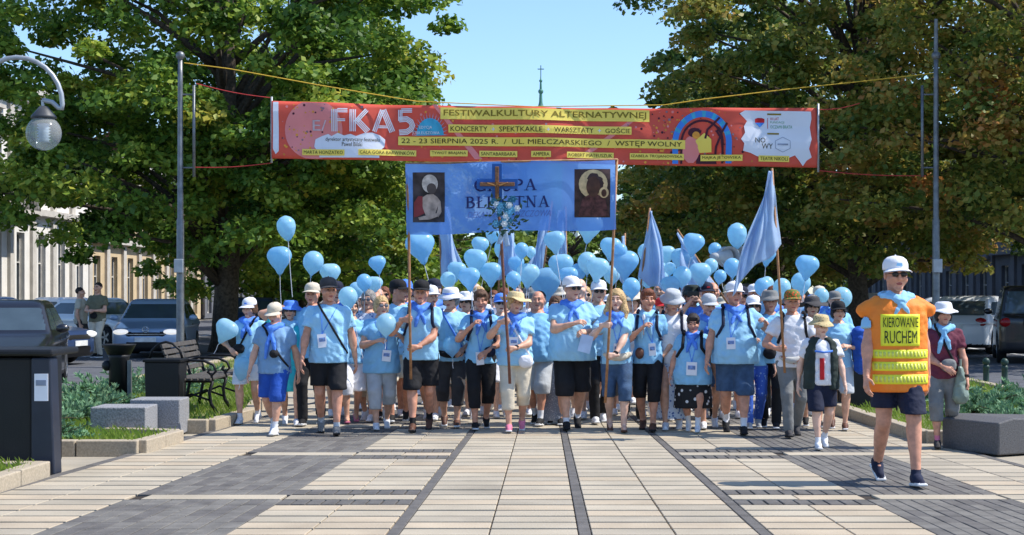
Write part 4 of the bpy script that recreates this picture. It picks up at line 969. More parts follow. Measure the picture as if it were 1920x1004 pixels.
    if emblem:
        em = MB(); em.tube([(.075*math.cos(t), -L/2+.025, .715+.075*math.sin(t)) for t in np.linspace(0, 2*math.pi, 21)], .009, 6)
        for p, q in (((-.03, .062), (0, .012)), ((.03, .062), (0, .012)), ((-.062, .02), (-.028, -.058)), ((-.028, -.058), (0, .0)), ((0, .0), (.028, -.058)), ((.028, -.058), (.062, .02))): em.tube([(p[0], -L/2+.022, .715+p[1]), (q[0], -L/2+.022, .715+q[1])], .008, 5)
        em.build('emblem', CHROME, E, True)
        MB().box((0, -L/2+.028, .60), (1.0, .02, .016)).build('grille_bar', CHROME, E)
    if suv: sp = MB(); sp.lathe([(.05, -.10), (.33, -.10), (.35, -.05), (.35, .08), (.05, .1)], 24, (0, L/2+.1, .95), M=Matrix.Rotation(R(90), 3, 'X')); sp.build('spare_wheel', TYRE, E, True)
    return E
chatch = make_car('hatch', True); cplain = make_car('hatch'); csuv = make_car('suv'); cch = {id(c): tree_of(c) for c in (chatch, cplain, csuv)}; cused = set()
def place_car(proto, label, x, y, rz, paint, sc=1.):
    if id(proto) not in cused: cused.add(id(proto)); o = proto; ps = [c for c, _ in cch[id(proto)]]; o['label'] = label; o.location = (x, y, -.045); o.rotation_euler = (0, 0, rz); o.scale = (sc,)*3
    else: o, ps = copy_tree(proto, cch[id(proto)], label, (x, y, -.045), rz, sc)
    o['category'] = 'car'; o['group'] = 'cars parked along the avenue'
    for c in ps:
        if c.name.split('.')[0] in ('body', 'mirror'): c.material_slots[0].link = 'OBJECT'; c.material_slots[0].material = PAINT[paint]
place_car(chatch, 'steel blue hatchback with round badge and bright headlights facing the promenade', -10.05, 41.6, .10, 'steel')
place_car(cplain, 'black hatchback parked behind the large black bin', -9.30, 27.6, .20, 'black', 1.03)
place_car(cplain, 'dark blue car parked behind the black hatchback', -12.6, 36.5, 1.35, 'blue', 1.05)
place_car(cplain, 'white car beside the two standing men', -13.4, 48.5, .9, 'white')
place_car(cplain, 'white car farther back along the white town house', -16.3, 55, .9, 'white')
place_car(cplain, 'silver car on the far side of the road by the town houses', -17.6, 45.5, 1.2, 'silver')
place_car(cplain, 'white hatchback parked beside the dark off-roader', 11.9, 44, 2.6, 'white', 1.05)
place_car(csuv, 'dark off-roader with a spare wheel on its back', 11.75, 38.4, 2.9, 'black')
place_car(cplain, 'silver car parked behind the marshal', 10.3, 50, 1.5, 'silver', 1.1)
place_car(cplain, 'white car parked farther along behind the pole', 14.6, 56, 1.4, 'white')
place_car(csuv, 'silver van in the shade of the right-hand trees', 9.6, 62, 1.45, 'silver', 1.1)
place_car(cplain, 'dark car in the shade beyond the first linden', -9.8, 54, .1, 'blue')
place_car(cplain, 'black car in the shade beyond the second linden', -10.4, 66, .1, 'black')

# ---------------------------------------------------------------- street furniture
STEEL = mat('galvanised_steel', lin(122, 125, 128), .45, .15, 8, .1, 40, metal=.5); GREYP = mat('lamp_grey', lin(176, 180, 184), .4, .08, 6, metal=.3); BINB = mat('bin_black', lin(24, 26, 30), .55, .12, 4, .1, 80)
E = empty('large_bin', (-4.90, 14.35, 0), 0, 'large black waste container with a white notice on its flared corner panel', 'bin')
MB().box((-.50, .25, .52), (1.74, .9, 1.0)).build('container', BINB, E, bevel=.02)
MB().prism([(.375, -.02), (.585, -.02), (.545, 1.02), (.375, 1.02)], -.24, -.02).build('corner_panel', mat('bin_panel', lin(48, 54, 68), .4, .08, 5, metal=.2), E, bevel=.015)
MB().box((-.45, .12, 1.065), (2.06, .8, .06)).build('lid', BINB, E, bevel=.02); nt = MB().box((.47, -.252, .76), (.12, .008, .24)).build('notice', PAPER, E); MB().box((.47, -.259, .80), (.09, .004, .05)).build('notice_print', mat('print_grey', lin(150, 160, 180), .7), nt)
E = empty('ashtray_bin', (-5.55, 20.9, .02), 0, 'round black litter post with a wide funnel top behind the granite blocks', 'bin')
MB().lathe([(.13, 0), (.13, .72), (.15, .76)], 20).build('post', BINB, E, True); MB().lathe([(.15, .765), (.21, .88), (.22, .90), (.18, .90), (.12, .80)], 20).build('funnel', BINB, E, True); MB().box((.15, -.05, .35), (.05, .05, .68)).build('bracket', STEEL, E); MB().ball((-.15, -.03, .62), (.07, .07, .07), 10, 6).build('hatch', BINB, E, True)
for i, (x, y, w, d, h, lab) in enumerate(((-4.62, 17.62, .60, .55, .36, 'rough grey granite block seat in front of the other block'), (-4.38, 18.25, .56, .5, .40, 'granite block seat standing behind the other block'))):
    o = MB().box((0, 0, h/2), (w, d, h)).build('granite_block', mat('granite_rough', lin(150, 150, 152), .85, .22, 60, .5, 60), bevel=.012); o.location = (x, y, -.01); tag(o, lab, 'block', 'granite block seats')
o = MB().prism([(-.62, 0), (-.30, 0), (.75, 0), (.75, .30), (-.42, .36), (-.62, .32)], -.35, .45).build('granite_block', mat('granite_dark', lin(98, 96, 96), .6, .15, 60, .2, 80), bevel=.015); o.location = (4.85, 16.35, -.01); o.rotation_euler = (0, 0, .5); tag(o, 'dark polished granite block seat by the kerb beside the maroon woman', 'block')
# bench seen from its end
WOODB = mat('bench_wood', lin(84, 80, 76), .75, .2, 12, .3, 40)
E = empty('park_bench', (-4.35, 20.6, .10), 0, 'black cast iron park bench with weathered slats beside the junipers', 'bench')
for yy in (-.85, .0, .85):
    m_ = MB()
    for pts, r_ in (([(-.28, 0, 0), (-.24, 0, .2), (-.20, 0, .42), (-.27, 0, .62), (-.38, 0, .86)], .022), ([(.32, 0, 0), (.24, 0, .12), (.22, 0, .26), (.26, 0, .40)], .022), ([(-.2, 0, .40), (.26, 0, .40)], .02), ([(-.26, 0, .60), (-.1, 0, .66), (.15, 0, .65), (.27, 0, .60), (.30, 0, .52), (.25, 0, .47), (.20, 0, .51), (.23, 0, .55)], .018), ([(.26, 0, .40), (.24, 0, .5)], .016), ([(-.24, 0, .14), (0, 0, .24), (.23, 0, .16)], .014)):
        m_.tube([(a, yy, c) for a, b, c in pts], r_, 7)
    m_.build('leg_frame', IRON, E, True)
for i in range(6): MB().box((-.17+i*.078, 0, .425), (.062, 1.9, .03)).build('seat_slat', WOODB, E, bevel=.006)
for i in range(5): MB().box((-.245-i*.026, 0, .53+i*.075), (.028, 1.9, .06), Matrix.Rotation(-.33, 3, 'Y')).build('back_slat', WOODB, E, bevel=.006)
E = empty('litter_bin', (-4.62, 19.55, .09), 0, 'square black iron litter bin with a ring handle beside the bench', 'bin')
MB().box((0, 0, .38), (.40, .40, .56), taper=1.06).build('panel_box', BINB, E, bevel=.012); MB().box((0, 0, .68), (.46, .46, .04)).build('rim', IRON, E, bevel=.01)
for a in (-1, 1):
    for b in (-1, 1): MB().tube([(a*.18, b*.18, 0), (a*.18, b*.18, .12)], .02, 6).build('leg', IRON, E)
MB().tube([(-.2, 0, .70), (-.17, 0, .80), (-.08, 0, .88), (0, 0, .90), (.08, 0, .88), (.17, 0, .80), (.2, 0, .70)], .016, 7).build('handle', IRON, E, True)
E = empty('litter_bin', (4.15, 21.3, .02), 0, 'dark square litter bin in the verge behind the girl with the jacket', 'bin'); MB().box((0, 0, .45), (.42, .42, .88), taper=.96).build('panel_box', BINB, E, bevel=.012); MB().box((0, 0, .93), (.48, .48, .05)).build('rim', IRON, E, bevel=.01)
GRB = mat('bollard_green', lin(40, 66, 56), .5, .1, 8)
for x, y in ((7.35, 26.6), (7.6, 26.4), (7.3, 29.5), (7.3, 32.4)):
    E = empty('bollard', (x, y, -.03), 0, 'short dark green bollard with a ball top at the roadside', 'bollard', 'green bollards'); MB().lathe([(.075, 0), (.075, .08), (.05, .12), (.05, .36), (.06, .38), (.045, .42)], 14).build('post', GRB, E, True); MB().ball((0, 0, .475), .065).build('ball_top', GRB, E, True)
# arc lamps
def arc_lamp(X, Y, label, flip=1):
    S = 20/FPX; E = empty('arc_lamp', (X, Y, -.02), 0, label, 'street lamp', 'arched street lamps'); rel = lambda px, py: (flip*(px+52)*S, 0, CAMH-(py-HY)*S+.02)
    MB().tube([(0, 0, 0), (0, 0, .8), (0, 0, .82), (0, 0, 3.6)], [.09, .09, .06, .05], 14).build('pole', GREYP, E, True)
    MB().tube([rel(-52, 248)] + [rel(-52+84.5*(1-math.cos(t)), 196-88*math.sin(t)) for t in np.linspace(.0, math.pi, 15)] + [rel(116, 204), rel(110, 203), rel(98, 192), rel(80, 188)], .030, 10).build('arm', GREYP, E, True)
    g0 = rel(82, 250); MB().tube([rel(80, 188), rel(81, 212)], .02, 8).build('hanger', GREYP, E); MB().lathe([(.05, .10), (.09, .05), (.15, -.02), (.16, -.05)], 18, (g0[0], 0, g0[2]+.235)).build('cap', mat('lamp_cap', lin(70, 72, 76), .5), E, True)
    gl = MB().ball(g0, .218, 24, 16).build('globe', mat('lamp_glass', lin(205, 205, 200), .12, .05, 10, spec=.7, alpha=.34), E, True); rb = MB()
    rb.lathe([q for k in range(7) for q in ((.055, .12-.036*k), (.085, .105-.036*k))], 18, g0); rb.build('ribbed_lamp', mat('lamp_ribs', lin(225, 225, 220), .3), gl, True)
arc_lamp((-52-VX)*20/FPX, 20, 'grey arched street lamp with a ribbed glass globe on the bench side')
# banner poles
for px, nm, lab in ((338, 'street_pole', 'galvanised steel pole with a control box holding the red banner, by the green linden'), (1755, 'street_pole', 'galvanised steel pole holding the red banner, behind the marshal')):
    Yp = 35; X = (px-VX)*Yp/FPX; E = empty(nm, (X, Yp, -.03), 0, lab, 'pole', 'poles holding the red banner'); sd = 1 if px < 900 else -1
    MB().tube([(0, 0, 0), (0, 0, .5), (0, 0, 3.2), (0, 0, 3.25), (0, 0, 6.2), (0, 0, 6.75)], [.09, .085, .08, .065, .055, .05], 14).build('mast', STEEL, E, True)
    MB().box((0, -.12, 2.2), (.20, .12, .30)).build('control_box', GREYP, E, bevel=.015); MB().ball((0, 0, 6.80), .10).build('cap', STEEL, E, True)
    MB().tube([(sd*.30, 0, 4.15), (sd*.30, 0, 6.15)], .032, 10).build('banner_rod', STEEL, E, True)
    for z in (4.35, 5.95): MB().tube([(0, 0, z), (sd*.30, 0, z)], .018, 8).build('bracket', STEEL, E)
    if px > 900: MB().tube([(0, 0, 6.8), (0, 0, 7.6)], [.05, .04], 10).build('mast_top', STEEL, E)
# two men by the cars
MENT = mat('shirt_sand', lin(196, 188, 168), .85, .08, 6, .25, 40)
make_person('man in olive shirt and pale trousers standing by the parked cars', 183, 0, 0, None, pos=((183-VX)*39/FPX, 39), H=1.84, stride=.03, tee=mat('shirt_olive', lin(112, 110, 88), .85, .1, 6, .25, 40), pants='long', pcol=BEIGE, hair='short', hcol=HDARK, hands={'l': ('loc', (-.05, -.28, 1.15)), 'r': ('loc', (.06, -.28, 1.15))}, bag=(0, .56, (.1, .08), BLACK), res=.02, yaw=-.3)
make_person('man in sand shirt and dark trousers standing with his back half turned by the cars', 152, 0, 0, None, pos=((152-VX)*39.4/FPX, 39.4), H=1.72, stride=.03, tee=MENT, pants='long', pcol=DGREY, hair='short', hcol=HDARK, res=.02, yaw=1.6)
# ---------------------------------------------------------------- the procession: front rows
G0 = 'pilgrims walking in the front rows'
W = WHITEF
make_person('woman in white cap, white shorts and black crossbody bag, holding a balloon at her side', 461, 797, 560, G0, female=True, stride=.14, lead=-1, tee=TEE, pants='shorts', pcol=W, pend=.33, shoe=W, sock=W, socktop=.05,
    hair='bob', hcol=HBROWN, hat='cap', hatcol=W, band=SCARF, hp=.15, scarf=(SCARF, .16), strap=(1, -1), bag=(-.06, .60, (.075, .06), BLACK), hands={'l': ('at', (432, 655, -.12), (-1, .3, -.6))})
make_person('boy in beige cap with his head bowed, large blue neckerchief and royal blue shorts', 508, 818, 570, G0, build=1.1, stride=.16, lead=1, tee=TEEG, pants='shorts', pcol=ROYAL, pend=.27, shoe=W, sock=W, socktop=.08, shirt_len=.46,
    hair='short', hcol=HBROWN, hat='cap', hatcol=BEIGE, hp=.32, scarf=(SCARF, .3), strap=(-1, 1), bag=(.03, .62, (.05, .045), BLACK))
make_person('woman in blue bandana and turquoise skirt shading her head with a raised arm', 540, 800, 565, G0, female=True, stride=.14, lead=1, tee=TURQ, pants='skirt', pcol=TURQ, pend=.27, shoe=W,
    hair='bob', hcol=HBROWN, hat='bucket', hatcol=SCARF, glasses=True, scarf=(TEE, .2), hands={'l': ('at', (522, 578, -.05), (-1, .1, .2))})
make_person('tall man in grey cap and black shorts with a crossbody strap and white badge', 610, 818, 522, G0, stride=.2, lead=1, tee=TEE, pants='shorts', pcol=BLACK, pend=.30, shoe=GREYF, sole=RUBBER, sock=LGREY, socktop=.06, build=1.06, shirt_len=.455, skin=SKINR,
    hair='short', hcol=HDARK, hat='cap', hatcol=DGREY, hy=.25, strap=(-1, 1), badge=(-.045, .645, .10, .15), belly=.015, hands={})
make_person('short-haired blond woman in pale capri trousers holding a balloon to her chest', 712, 808, 556, G0, female=True, build=1.15, stride=.14, lead=-1, tee=TEE2, pants='capri', pcol=LGREY, shoe=W, belly=.03, shirt_len=.42,
    hair='bob', hcol=HBLOND, hy=.25, glasses='clear', badge=(.03, .60, .10, .13), hands={'l': ('at', (706, 640, -.28)), 'r': ('at', (748, 628, -.2))})
make_person('man in black cap gripping the left pole of the blue banner with both hands', 786, 812, 527, G0, stride=.2, lead=-1, tee=TEE, pants='shorts', pcol=BLACK, pend=.29, shoe=BROWN, sole=RUBBER, sock=BLACK, socktop=.08, skin=SKINR, build=1.05,
    hair='short', hcol=HDARK, hat='cap', hatcol=BLACK, scarf=(SCARF, .16), straps=NAVY, hands={'l': ('grip', (768, 600, -.30)), 'r': ('grip', (769, 652, -.30))})
make_person('woman in white and blue bucket hat with a dark waist bag and charcoal capri trousers', 843, 803, 541, G0, female=True, stride=.13, lead=1, tee=TEE, pants='capri', pcol=DGREY, shoe=BROWN, build=1.05,
    hair='bob', hcol=HGREY, hat='bucket', hatcol=W, band=SCARF, hy=-.35, hp=.1, glasses=True, waistbag=BLACK, strap=(-1, 1), strapcol=SCARF, hands={'r': ('at', (868, 655, -.2))})
make_person('woman with cropped brown hair in black capri trousers, hand raised to her neckerchief', 900, 808, 545, G0, female=True, stride=.15, lead=-1, tee=TEE2, pants='capri', pcol=BLACK, shoe=BLACK, skin=SKINR,
    hair='pixie', hcol=HBROWN, hp=.12, scarf=(SCARF, .17), straps=NAVY, badge=(-.01, .56, .09, .15), hands={'l': ('at', (884, 612, -.25)), 'r': ('at', (912, 660, -.2))}, bag=(.06, .56, (.07, .06), NAVY))
make_person('smiling woman in straw hat and beige capri trousers carrying the crucifix pole', 966, 812, 548, G0, female=True, stride=.15, lead=-1, tee=TEE, pants='capri', pcol=BEIGE, shoe=PINKF, build=1.1, belly=.02,
    hair='bob', hcol=HBLOND, hat='straw', hatcol=STRAW, ht=.12, scarf=(SCARF, .15), badge=(-.01, .68, .1, .12), bag=(.075, .505, (.085, .075), W), strap=(-1, 1), strapcol=W, watch='r', hands={'l': ('grip', (951, 604, -.32)), 'r': ('grip', (953, 654, -.32))})
make_person('bald man in pale grey shorts walking behind the straw hat', 1008, 800, 545, G0, stride=.16, lead=1, tee=TEE2, pants='shorts', pcol=LGREY, pend=.25, shoe=RUBBER, sock=W, skin=SKINR, build=1.1, belly=.05, hy=.1)
make_person('heavy man in white cap and sunglasses with wide black shorts reading from a paper', 1073, 808, 520, G0, stride=.17, lead=-1, tee=TEE, pants='shorts', pcol=BLACK, pend=.235, shoe=BLACK, sole=BLACK, sock=W, socktop=.05, build=1.18, belly=.07, shirt_len=.45,
    hair='short', hcol=HGREY, hat='cap', hatcol=W, glasses=True, hy=.45, scarf=(SCARF, .13), hands={'l': ('at', (1076, 607, -.34), (-1, .1, -.8)), 'r': ('at', (1100, 622, -.34), (1, .1, -.8))})
make_person('woman with long wavy blond hair gripping the right pole of the blue banner', 1158, 812, 543, G0, female=True, stride=.15, lead=1, tee=TEE, pants='capri', pcol=DENIM, pend=.23, shoe='sandal', sole=BROWN, skin=SKINP,
    hair='long', hcol=HBLOND, hy=-.2, scarf=(SCARF, .1), waistbag=BEIGE, badge=(.0, .62, .09, .12), watch='r', hands={'l': ('grip', (1143, 610, -.32)), 'r': ('grip', (1139, 670, -.32))})
make_person('woman with short auburn hair and loose neckerchief, brown pouch at her hip', 1217, 810, 543, G0, female=True, stride=.13, lead=1, tee=TEE2, pants='capri', pcol=BLACK, pend=.22, shoe=BROWN, sole=RUBBER, skin=SKINR,
    hair='pixie', hcol=HRED, scarf=(TEE, .22), straps=NAVY, badge=(.04, .62, .08, .14), bag=(-.05, .55, (.05, .065), BROWN), hands={'l': ('at', (1203, 616, -.26))})
make_person('woman in grey bucket hat looking down, long blue and white printed skirt', 1263, 808, 545, G0, female=True, stride=.1, lead=-1, tee=W, pants='skirt', pcol=FLORAL, pend=.08, shoe=W, hair='bob', hcol=HGREY, hat='bucket', hatcol=LGREY, hp=.35, hy=.3,
    straps=NAVY, hands={'r': ('at', (1228, 690, -.2))})
make_person('short elderly woman with dark cropped hair and black printed skirt, white badge hanging low', 1302, 812, 590, G0, female=True, build=1.3, stride=.1, lead=1, tee=TEE2, pants='skirt', pcol=FLORALB, pend=.20, shoe=W, sock=W, belly=.04, shirt_len=.40, skin=SKINR,
    hair='pixie', hcol=HDARK, hp=.2, scarf=(SCARF, .14), badge=(.0, .60, .12, .15), straps=BLACK)
make_person('person in pale grey cap and denim shorts between the printed skirt and the big man', 1333, 806, 553, G0, stride=.14, lead=-1, tee=TEE2, pants='shorts', pcol=DENIM, shoe=W, hair='short', hcol=HGREY, hat='cap', hatcol=LGREY, hp=.2, hy=.3, scarf=(SCARF, .15))
make_person('big man in white cap, denim shorts and backpack with one hand raised', 1383, 817, 530, G0, stride=.2, lead=1, tee=TEE, pants='shorts', pcol=DENIM, pend=.27, shoe=BLACK, sole=BLACK, sock=W, socktop=.11, skin=SKINR, build=1.2, belly=.05, shirt_len=.46,
    hair='short', hcol=HGREY, hat='cap', hatcol=W, scarf=(SCARF, .1), straps=NAVY, badge=(-.04, .64, .1, .13), hands={'r': ('at', (1436, 606, -.22), (1, .2, -1))})
make_person('woman in royal blue printed trousers walking behind the big man', 1417, 806, 556, G0, female=True, stride=.13, lead=-1, tee=TEE2, pants='long', pcol=FLORALC, shoe=LGREY, hair='bob', hcol=HBROWN, hat='cap', hatcol=W, glasses=True, hands={'l': ('at', (1405, 640, -.2))})
make_person('man in grey bucket hat and black trousers behind the flag pole', 1449, 806, 546, G0, stride=.15, lead=1, tee=TEE2, pants='long', pcol=BLACK, shoe=BLACK, hair='short', hcol=HGREY, hat='bucket', hatcol=GREYF, skin=SKINR, bag=(0, .55, (.08, .07), BLACK))
make_person('young man in white tee and colourful cap carrying the big blue flag', 1492, 822, 545, G0, stride=.16, lead=-1, tee=W, pants='long', pcol=GREYF, shoe=DGREY, sole=RUBBER, hair='short', hcol=HBROWN, hat='cap', hatcol=MULTI, straps=BLACK, skin=SKINR,
    waistbag=patmat('jacket_print', lin(190, 190, 185), lin(150, 90, 80), 20, .3), hands={'l': ('grip', (1470, 655, -.28)), 'r': ('at', (1510, 670, -.2))})
make_person('woman in dark wide-brimmed hat behind the boy', 1528, 803, 556, G0, female=True, stride=.12, lead=1, tee=TEE2, pants='capri', pcol=BLACK, hair='bob', hcol=HDARK, hat='wide', hatcol=DGREY, glasses=True)
def boy_extra(E, q):
    k = q['k']; F = Field((-.3, -.3, .42*k), (.3, .3, .9*k), .0125)
    F.loft(np.array([.44, .6, .72, .80, .84])*k, np.array([.135, .130, .126, .112, .06])*k, np.array([.108, .105, .10, .085, .06])*k, np.array([0, 0, 0, .004, .016]), .02, p=2.4); F.wrinkle(.006, .12, 3, 6)
    F.plane((0, 0, .445*k), (0, 0, -1)); F.cap((0, .012, .84*k), (0, -.03, .93*k), .05*k, .06*k, .01, 'sub')
    F.cap((0, -.17, .40*k), (0, -.13, 1.0*k), .10, .075, .01, 'sub'); sdf_obj(F, 'open_vest', GREENV, E)
    b = MB(); b.tube([(-.09, q['fy'](-.05, .73*k, .05), .735*k), (0, q['fy'](0, .73*k, .035), .725*k), (.09, q['fy'](.05, .73*k, .05), .735*k)], .012, 6); b.build('ribbon', SCARF, E, True)
    b = MB(); vv, ff = grid_patch(lambda u, w: (-.035+.045*u, q['fy'](-.035+.045*u, (.52+.16*w)*k, .008), (.52+.16*w)*k), 4, 8); solid(link('shirt_panel', mesh('panel', vv, ff, True), E, RED), .004)
make_person('boy in patterned sun hat and dark open vest over a red and white shirt', 1547, 845, 592, G0, stride=.15, lead=-1, tee=W, pants='shorts', pcol=NAVY, pend=.30, shoe=W, sock=W, socktop=.05, skin=SKINP,
    hair='short', hcol=HBROWN, hat='bucket', hatcol=CAMO, hp=.1, hy=.2, extra=boy_extra, shirt_len=.47)
def jacket_extra(E, q):
    F = Field((-.3, -.5, .5), (.4, .2, 1.5), .014); A = q['arms'][1]
    F.cap(A[1]+v3(-.02, -.04, .18), A[1]+v3(.0, -.05, -.22), .085, .075, .02); F.wrinkle(.011, .11, 9, 6, (.5, .5, 1.2)); sdf_obj(F, 'folded_jacket', ROYAL, E)
make_person('girl in black cap carrying a folded royal blue jacket over her arm', 1578, 808, 566, G0, female=True, stride=.13, lead=1, tee=TEE, pants='shorts', pcol=LGREY, shoe=BROWN, hair='bob', hcol=HDARK, hat='cap', hatcol=BLACK, hy=.2, hands={'r': ('at', (1590, 650, -.22))}, extra=jacket_extra)
make_person('traffic marshal in orange safety vest, white cap and sunglasses', 1697, 915, 483, None, stride=.24, lead=1, skin=SKINR, pants='shorts', pcol=NAVY, pend=.325, shoe=NAVY, sole=SOLE, sock=NAVY, socktop=.04, hair='short', hcol=HGREY, hat='cap', hatcol=W, band=TEE2,
    glasses=True, extra=vest_extra, scarf=(TEE, .08), build=.94, res=.011, headres=.0042, yaw=.06)
def scarfhair(E, q): pass
make_person('woman in white sun hat, maroon shirt and grey capri trousers at the kerb', 1779, 843, 568, None, female=True, stride=.14, lead=-1, tee=MAROON, pants='capri', pcol=GREYF, pend=.2, shoe=DGREY, sole=RUBBER, sock=PINKF, socktop=.05, skin=SKINR,
    hair='bob', hcol=HDARK, hat='floppy', hatcol=W, scarf=(TEE2, .2), bag=(.03, .57, (.08, .07), GREYF), strap=(-1, 1), hands={'l': ('at', (1772, 690, -.2))}, watch='r')
# figures half hidden behind the first row
G1 = 'pilgrims in the second row'
make_person('man in beige cap and black trousers behind the tall man', 580, 800, 532, G1, stride=.15, lead=-1, tee=TEE2, pants='long', pcol=BLACK, shoe=BLACK, hair='short', hcol=HGREY, hat='cap', hatcol=BEIGE, skin=SKINR)
make_person('woman with dark hair in white shorts behind the tall man', 655, 795, 560, G1, female=True, stride=.15, lead=-1, tee=TEE2, pants='shorts', pcol=W, pend=.24, shoe='sandal', sole=PINKF, hair='bob', hcol=HDARK)
make_person('woman in glasses with light printed scarf beside a bald man', 687, 792, 545, G1, female=True, stride=.13, lead=1, tee=FLORAL, pants='capri', pcol=BEIGE, shoe=W, hair='bob', hcol=HGREY, glasses='clear')
make_person('bald sunburnt man behind the blond woman with the balloon', 700, 786, 545, G1, stride=.15, lead=1, tee=TEE, pants='shorts', pcol=GREYF, skin=SKINR, hy=.3)
make_person('man in black cap turned in profile behind the banner pole', 745, 794, 526, G1, stride=.15, lead=-1, tee=TEE, pants='shorts', pcol=BEIGE, hair='short', hcol=HDARK, hat='cap', hatcol=BLACK, hy=1.1, skin=SKINR)
make_person('person in plain white cap behind the left banner pole', 806, 790, 537, G1, stride=.15, lead=1, tee=W, pants='shorts', pcol=BEIGE, shoe=W, hair='short', hcol=HGREY, hat='cap', hatcol=W, hy=.5)
make_person('woman in white hat with sunglasses in beige shorts', 872, 790, 548, G1, female=True, stride=.14, lead=-1, tee=TEE, pants='shorts', pcol=BEIGE, shoe=W, hair='bob', hcol=HBROWN, hat='bucket', hatcol=W, glasses=True)
make_person('woman with dark hair in a long speckled grey skirt', 1042, 798, 556, G1, female=True, stride=.08, lead=1, tee=TEE, pants='skirt', pcol=patmat('print_speckle', lin(120, 128, 146), lin(190, 196, 206), 60, .25), pend=.03, shoe=BLACK, hair='bob', hcol=HBROWN)
make_person('man in white peaked cap and sunglasses beside the long-haired woman', 1124, 796, 527, G1, stride=.15, lead=-1, tee=TEE, pants='long', pcol=BLACK, shoe=W, hair='short', hcol=HGREY, hat='cap', hatcol=W, glasses=True, hy=-.1)
make_person('woman in beige bucket hat behind the auburn-haired woman', 1188, 792, 546, G1, female=True, stride=.14, lead=1, tee=W, pants='long', pcol=BLACK, shoe=BLACK, hair='bob', hcol=HBROWN, hat='bucket', hatcol=BEIGE)
make_person('child in red cap between the auburn-haired woman and the grey bucket hat', 1244, 790, 560, G1, stride=.14, lead=1, tee=W, pants='shorts', pcol=NAVY, hat='cap', hatcol=RED, hair='short', hcol=HBROWN)
def phone_extra(E, q):
    A = q['arms'][0]; b = MB(); p = A[2]+v3(.04, -.03, .09); b.box(tuple(p), (.15, .009, .075)); b.build('phone', mat('phone_black', lin(20, 20, 24), .3), E, bevel=.003)
make_person('woman holding up a phone to film the marshal', 1300, 786, 536, G1, female=True, stride=.12, lead=1, tee=TEE2, pants='capri', pcol=BLACK, hair='bob', hcol=HBROWN, glasses=True, hat='bucket', hatcol=GREENV, straps=NAVY, hands={'l': ('at', (1294, 566, -.35)), 'r': ('at', (1312, 566, -.35))}, extra=phone_extra)
make_person('person in navy cap behind the grey caps', 1327, 788, 531, G1, stride=.14, lead=-1, tee=SCARF, pants='shorts', pcol=BLACK, hat='cap', hatcol=NAVY, band=RED, hair='short', hcol=HDARK, hy=.4)

# ---------------------------------------------------------------- the crowd behind: a few builds, copied with their own caps, hair and clothes
protos = []
for i, (fem, hr, ht_, pn) in enumerate(((0, 'short', 'cap', 'shorts'), (1, 'bob', 'bucket', 'capri'), (1, 'bob', None, 'capri'), (0, 'short', None, 'long'), (1, 'pixie', 'cap', 'shorts'), (0, None, None, 'shorts'), (1, 'bob', 'straw', 'skirt'))):
    E = make_person('pilgrim', 0, 0, 0, None, female=bool(fem), stride=.14, lead=1 if i % 2 else -1, tee=TEE, pants=pn, pcol=BLACK, hair=hr, hat=ht_, glasses=(i in (1, 2, 4)), pos=(0, 22), H=1.7, res=.026, headres=.0105, scarf=(SCARF, .15) if i % 3 == 0 else None, seed=i*31, shoe=W)
    protos.append((E, tree_of(E), ht_, bool(fem)))
HATN = {'cap': 'cap', 'bucket': 'bucket hat', 'straw': 'straw hat'}
cols = {'white': W, 'beige': BEIGE, 'black': BLACK, 'navy': NAVY, 'grey': GREYF, 'blue': SCARF}
hcols = {'brown': HBROWN, 'dark': HDARK, 'grey': HGREY, 'blond': HBLOND, 'auburn': HRED}
tees = [TEE, TEE2, TEE, TEE2, W, TEEG]; pcs = [BLACK, BEIGE, GREYF, DENIM, NAVY, LGREY, DGREY, W]
used = set(); r_ = random.Random(11)
spots = []
for row, (Y, n, x0, x1) in enumerate(((20.6, 15, 600, 1560), (21.8, 15, 585, 1590), (23.2, 16, 610, 1575), (24.8, 16, 640, 1560), (26.6, 15, 660, 1540))):
    for j in range(n):
        px = x0+(x1-x0)*(j+.5+r_.uniform(-.25, .25))/n; spots.append((px, Y+r_.uniform(-.35, .35)))
nused = {}
for px, Y in spots:
    i = r_.choice([0, 0, 0, 1, 1, 1, 2, 2, 2, 3, 3, 3, 4, 4, 4, 5, 5, 6]); E, ch, ht_, fem = protos[i]; who = 'woman' if fem else 'man'
    hn = r_.choice(list(cols)); cn = r_.choice(list(hcols)); sc = r_.uniform(.93, 1.04)*(.95 if fem else 1.01)
    desc = (f'{hn} {HATN[ht_]}' if ht_ and ht_ != 'straw' else ('straw hat' if ht_ else ('shaved head' if i == 5 else f'uncovered {cn} hair')))
    lab = f'{who} with {desc} walking deep in the blue crowd'
    loc = ((px-VX)*Y/FPX, Y, 0); rz = r_.uniform(-.25, .25)
    if i not in nused:
        nused[i] = 1; o = E; parts_ = [c for c, _ in ch]; o.location = loc; o.rotation_euler = (0, 0, rz); o.scale = (sc,)*3; o['label'] = lab
    else: o, parts_ = copy_tree(E, ch, lab, loc, rz, sc)
    o['group'] = 'pilgrims deep in the crowd'
    for c in parts_:
        b = c.name.split('.')[0]; m = None
        if b in ('cap', 'hat'): m = cols[hn] if ht_ != 'straw' else STRAW
        elif b == 'hair': m = hcols[cn]
        elif b == 'shirt': m = r_.choice(tees)
        elif b in ('shorts', 'capri_trousers', 'trousers', 'skirt'): m = r_.choice(pcs)
        elif b == 'body': m = r_.choice([SKIN, SKINR, SKINP])
        if m is not None: c.material_slots[0].link = 'OBJECT'; c.material_slots[0].material = m
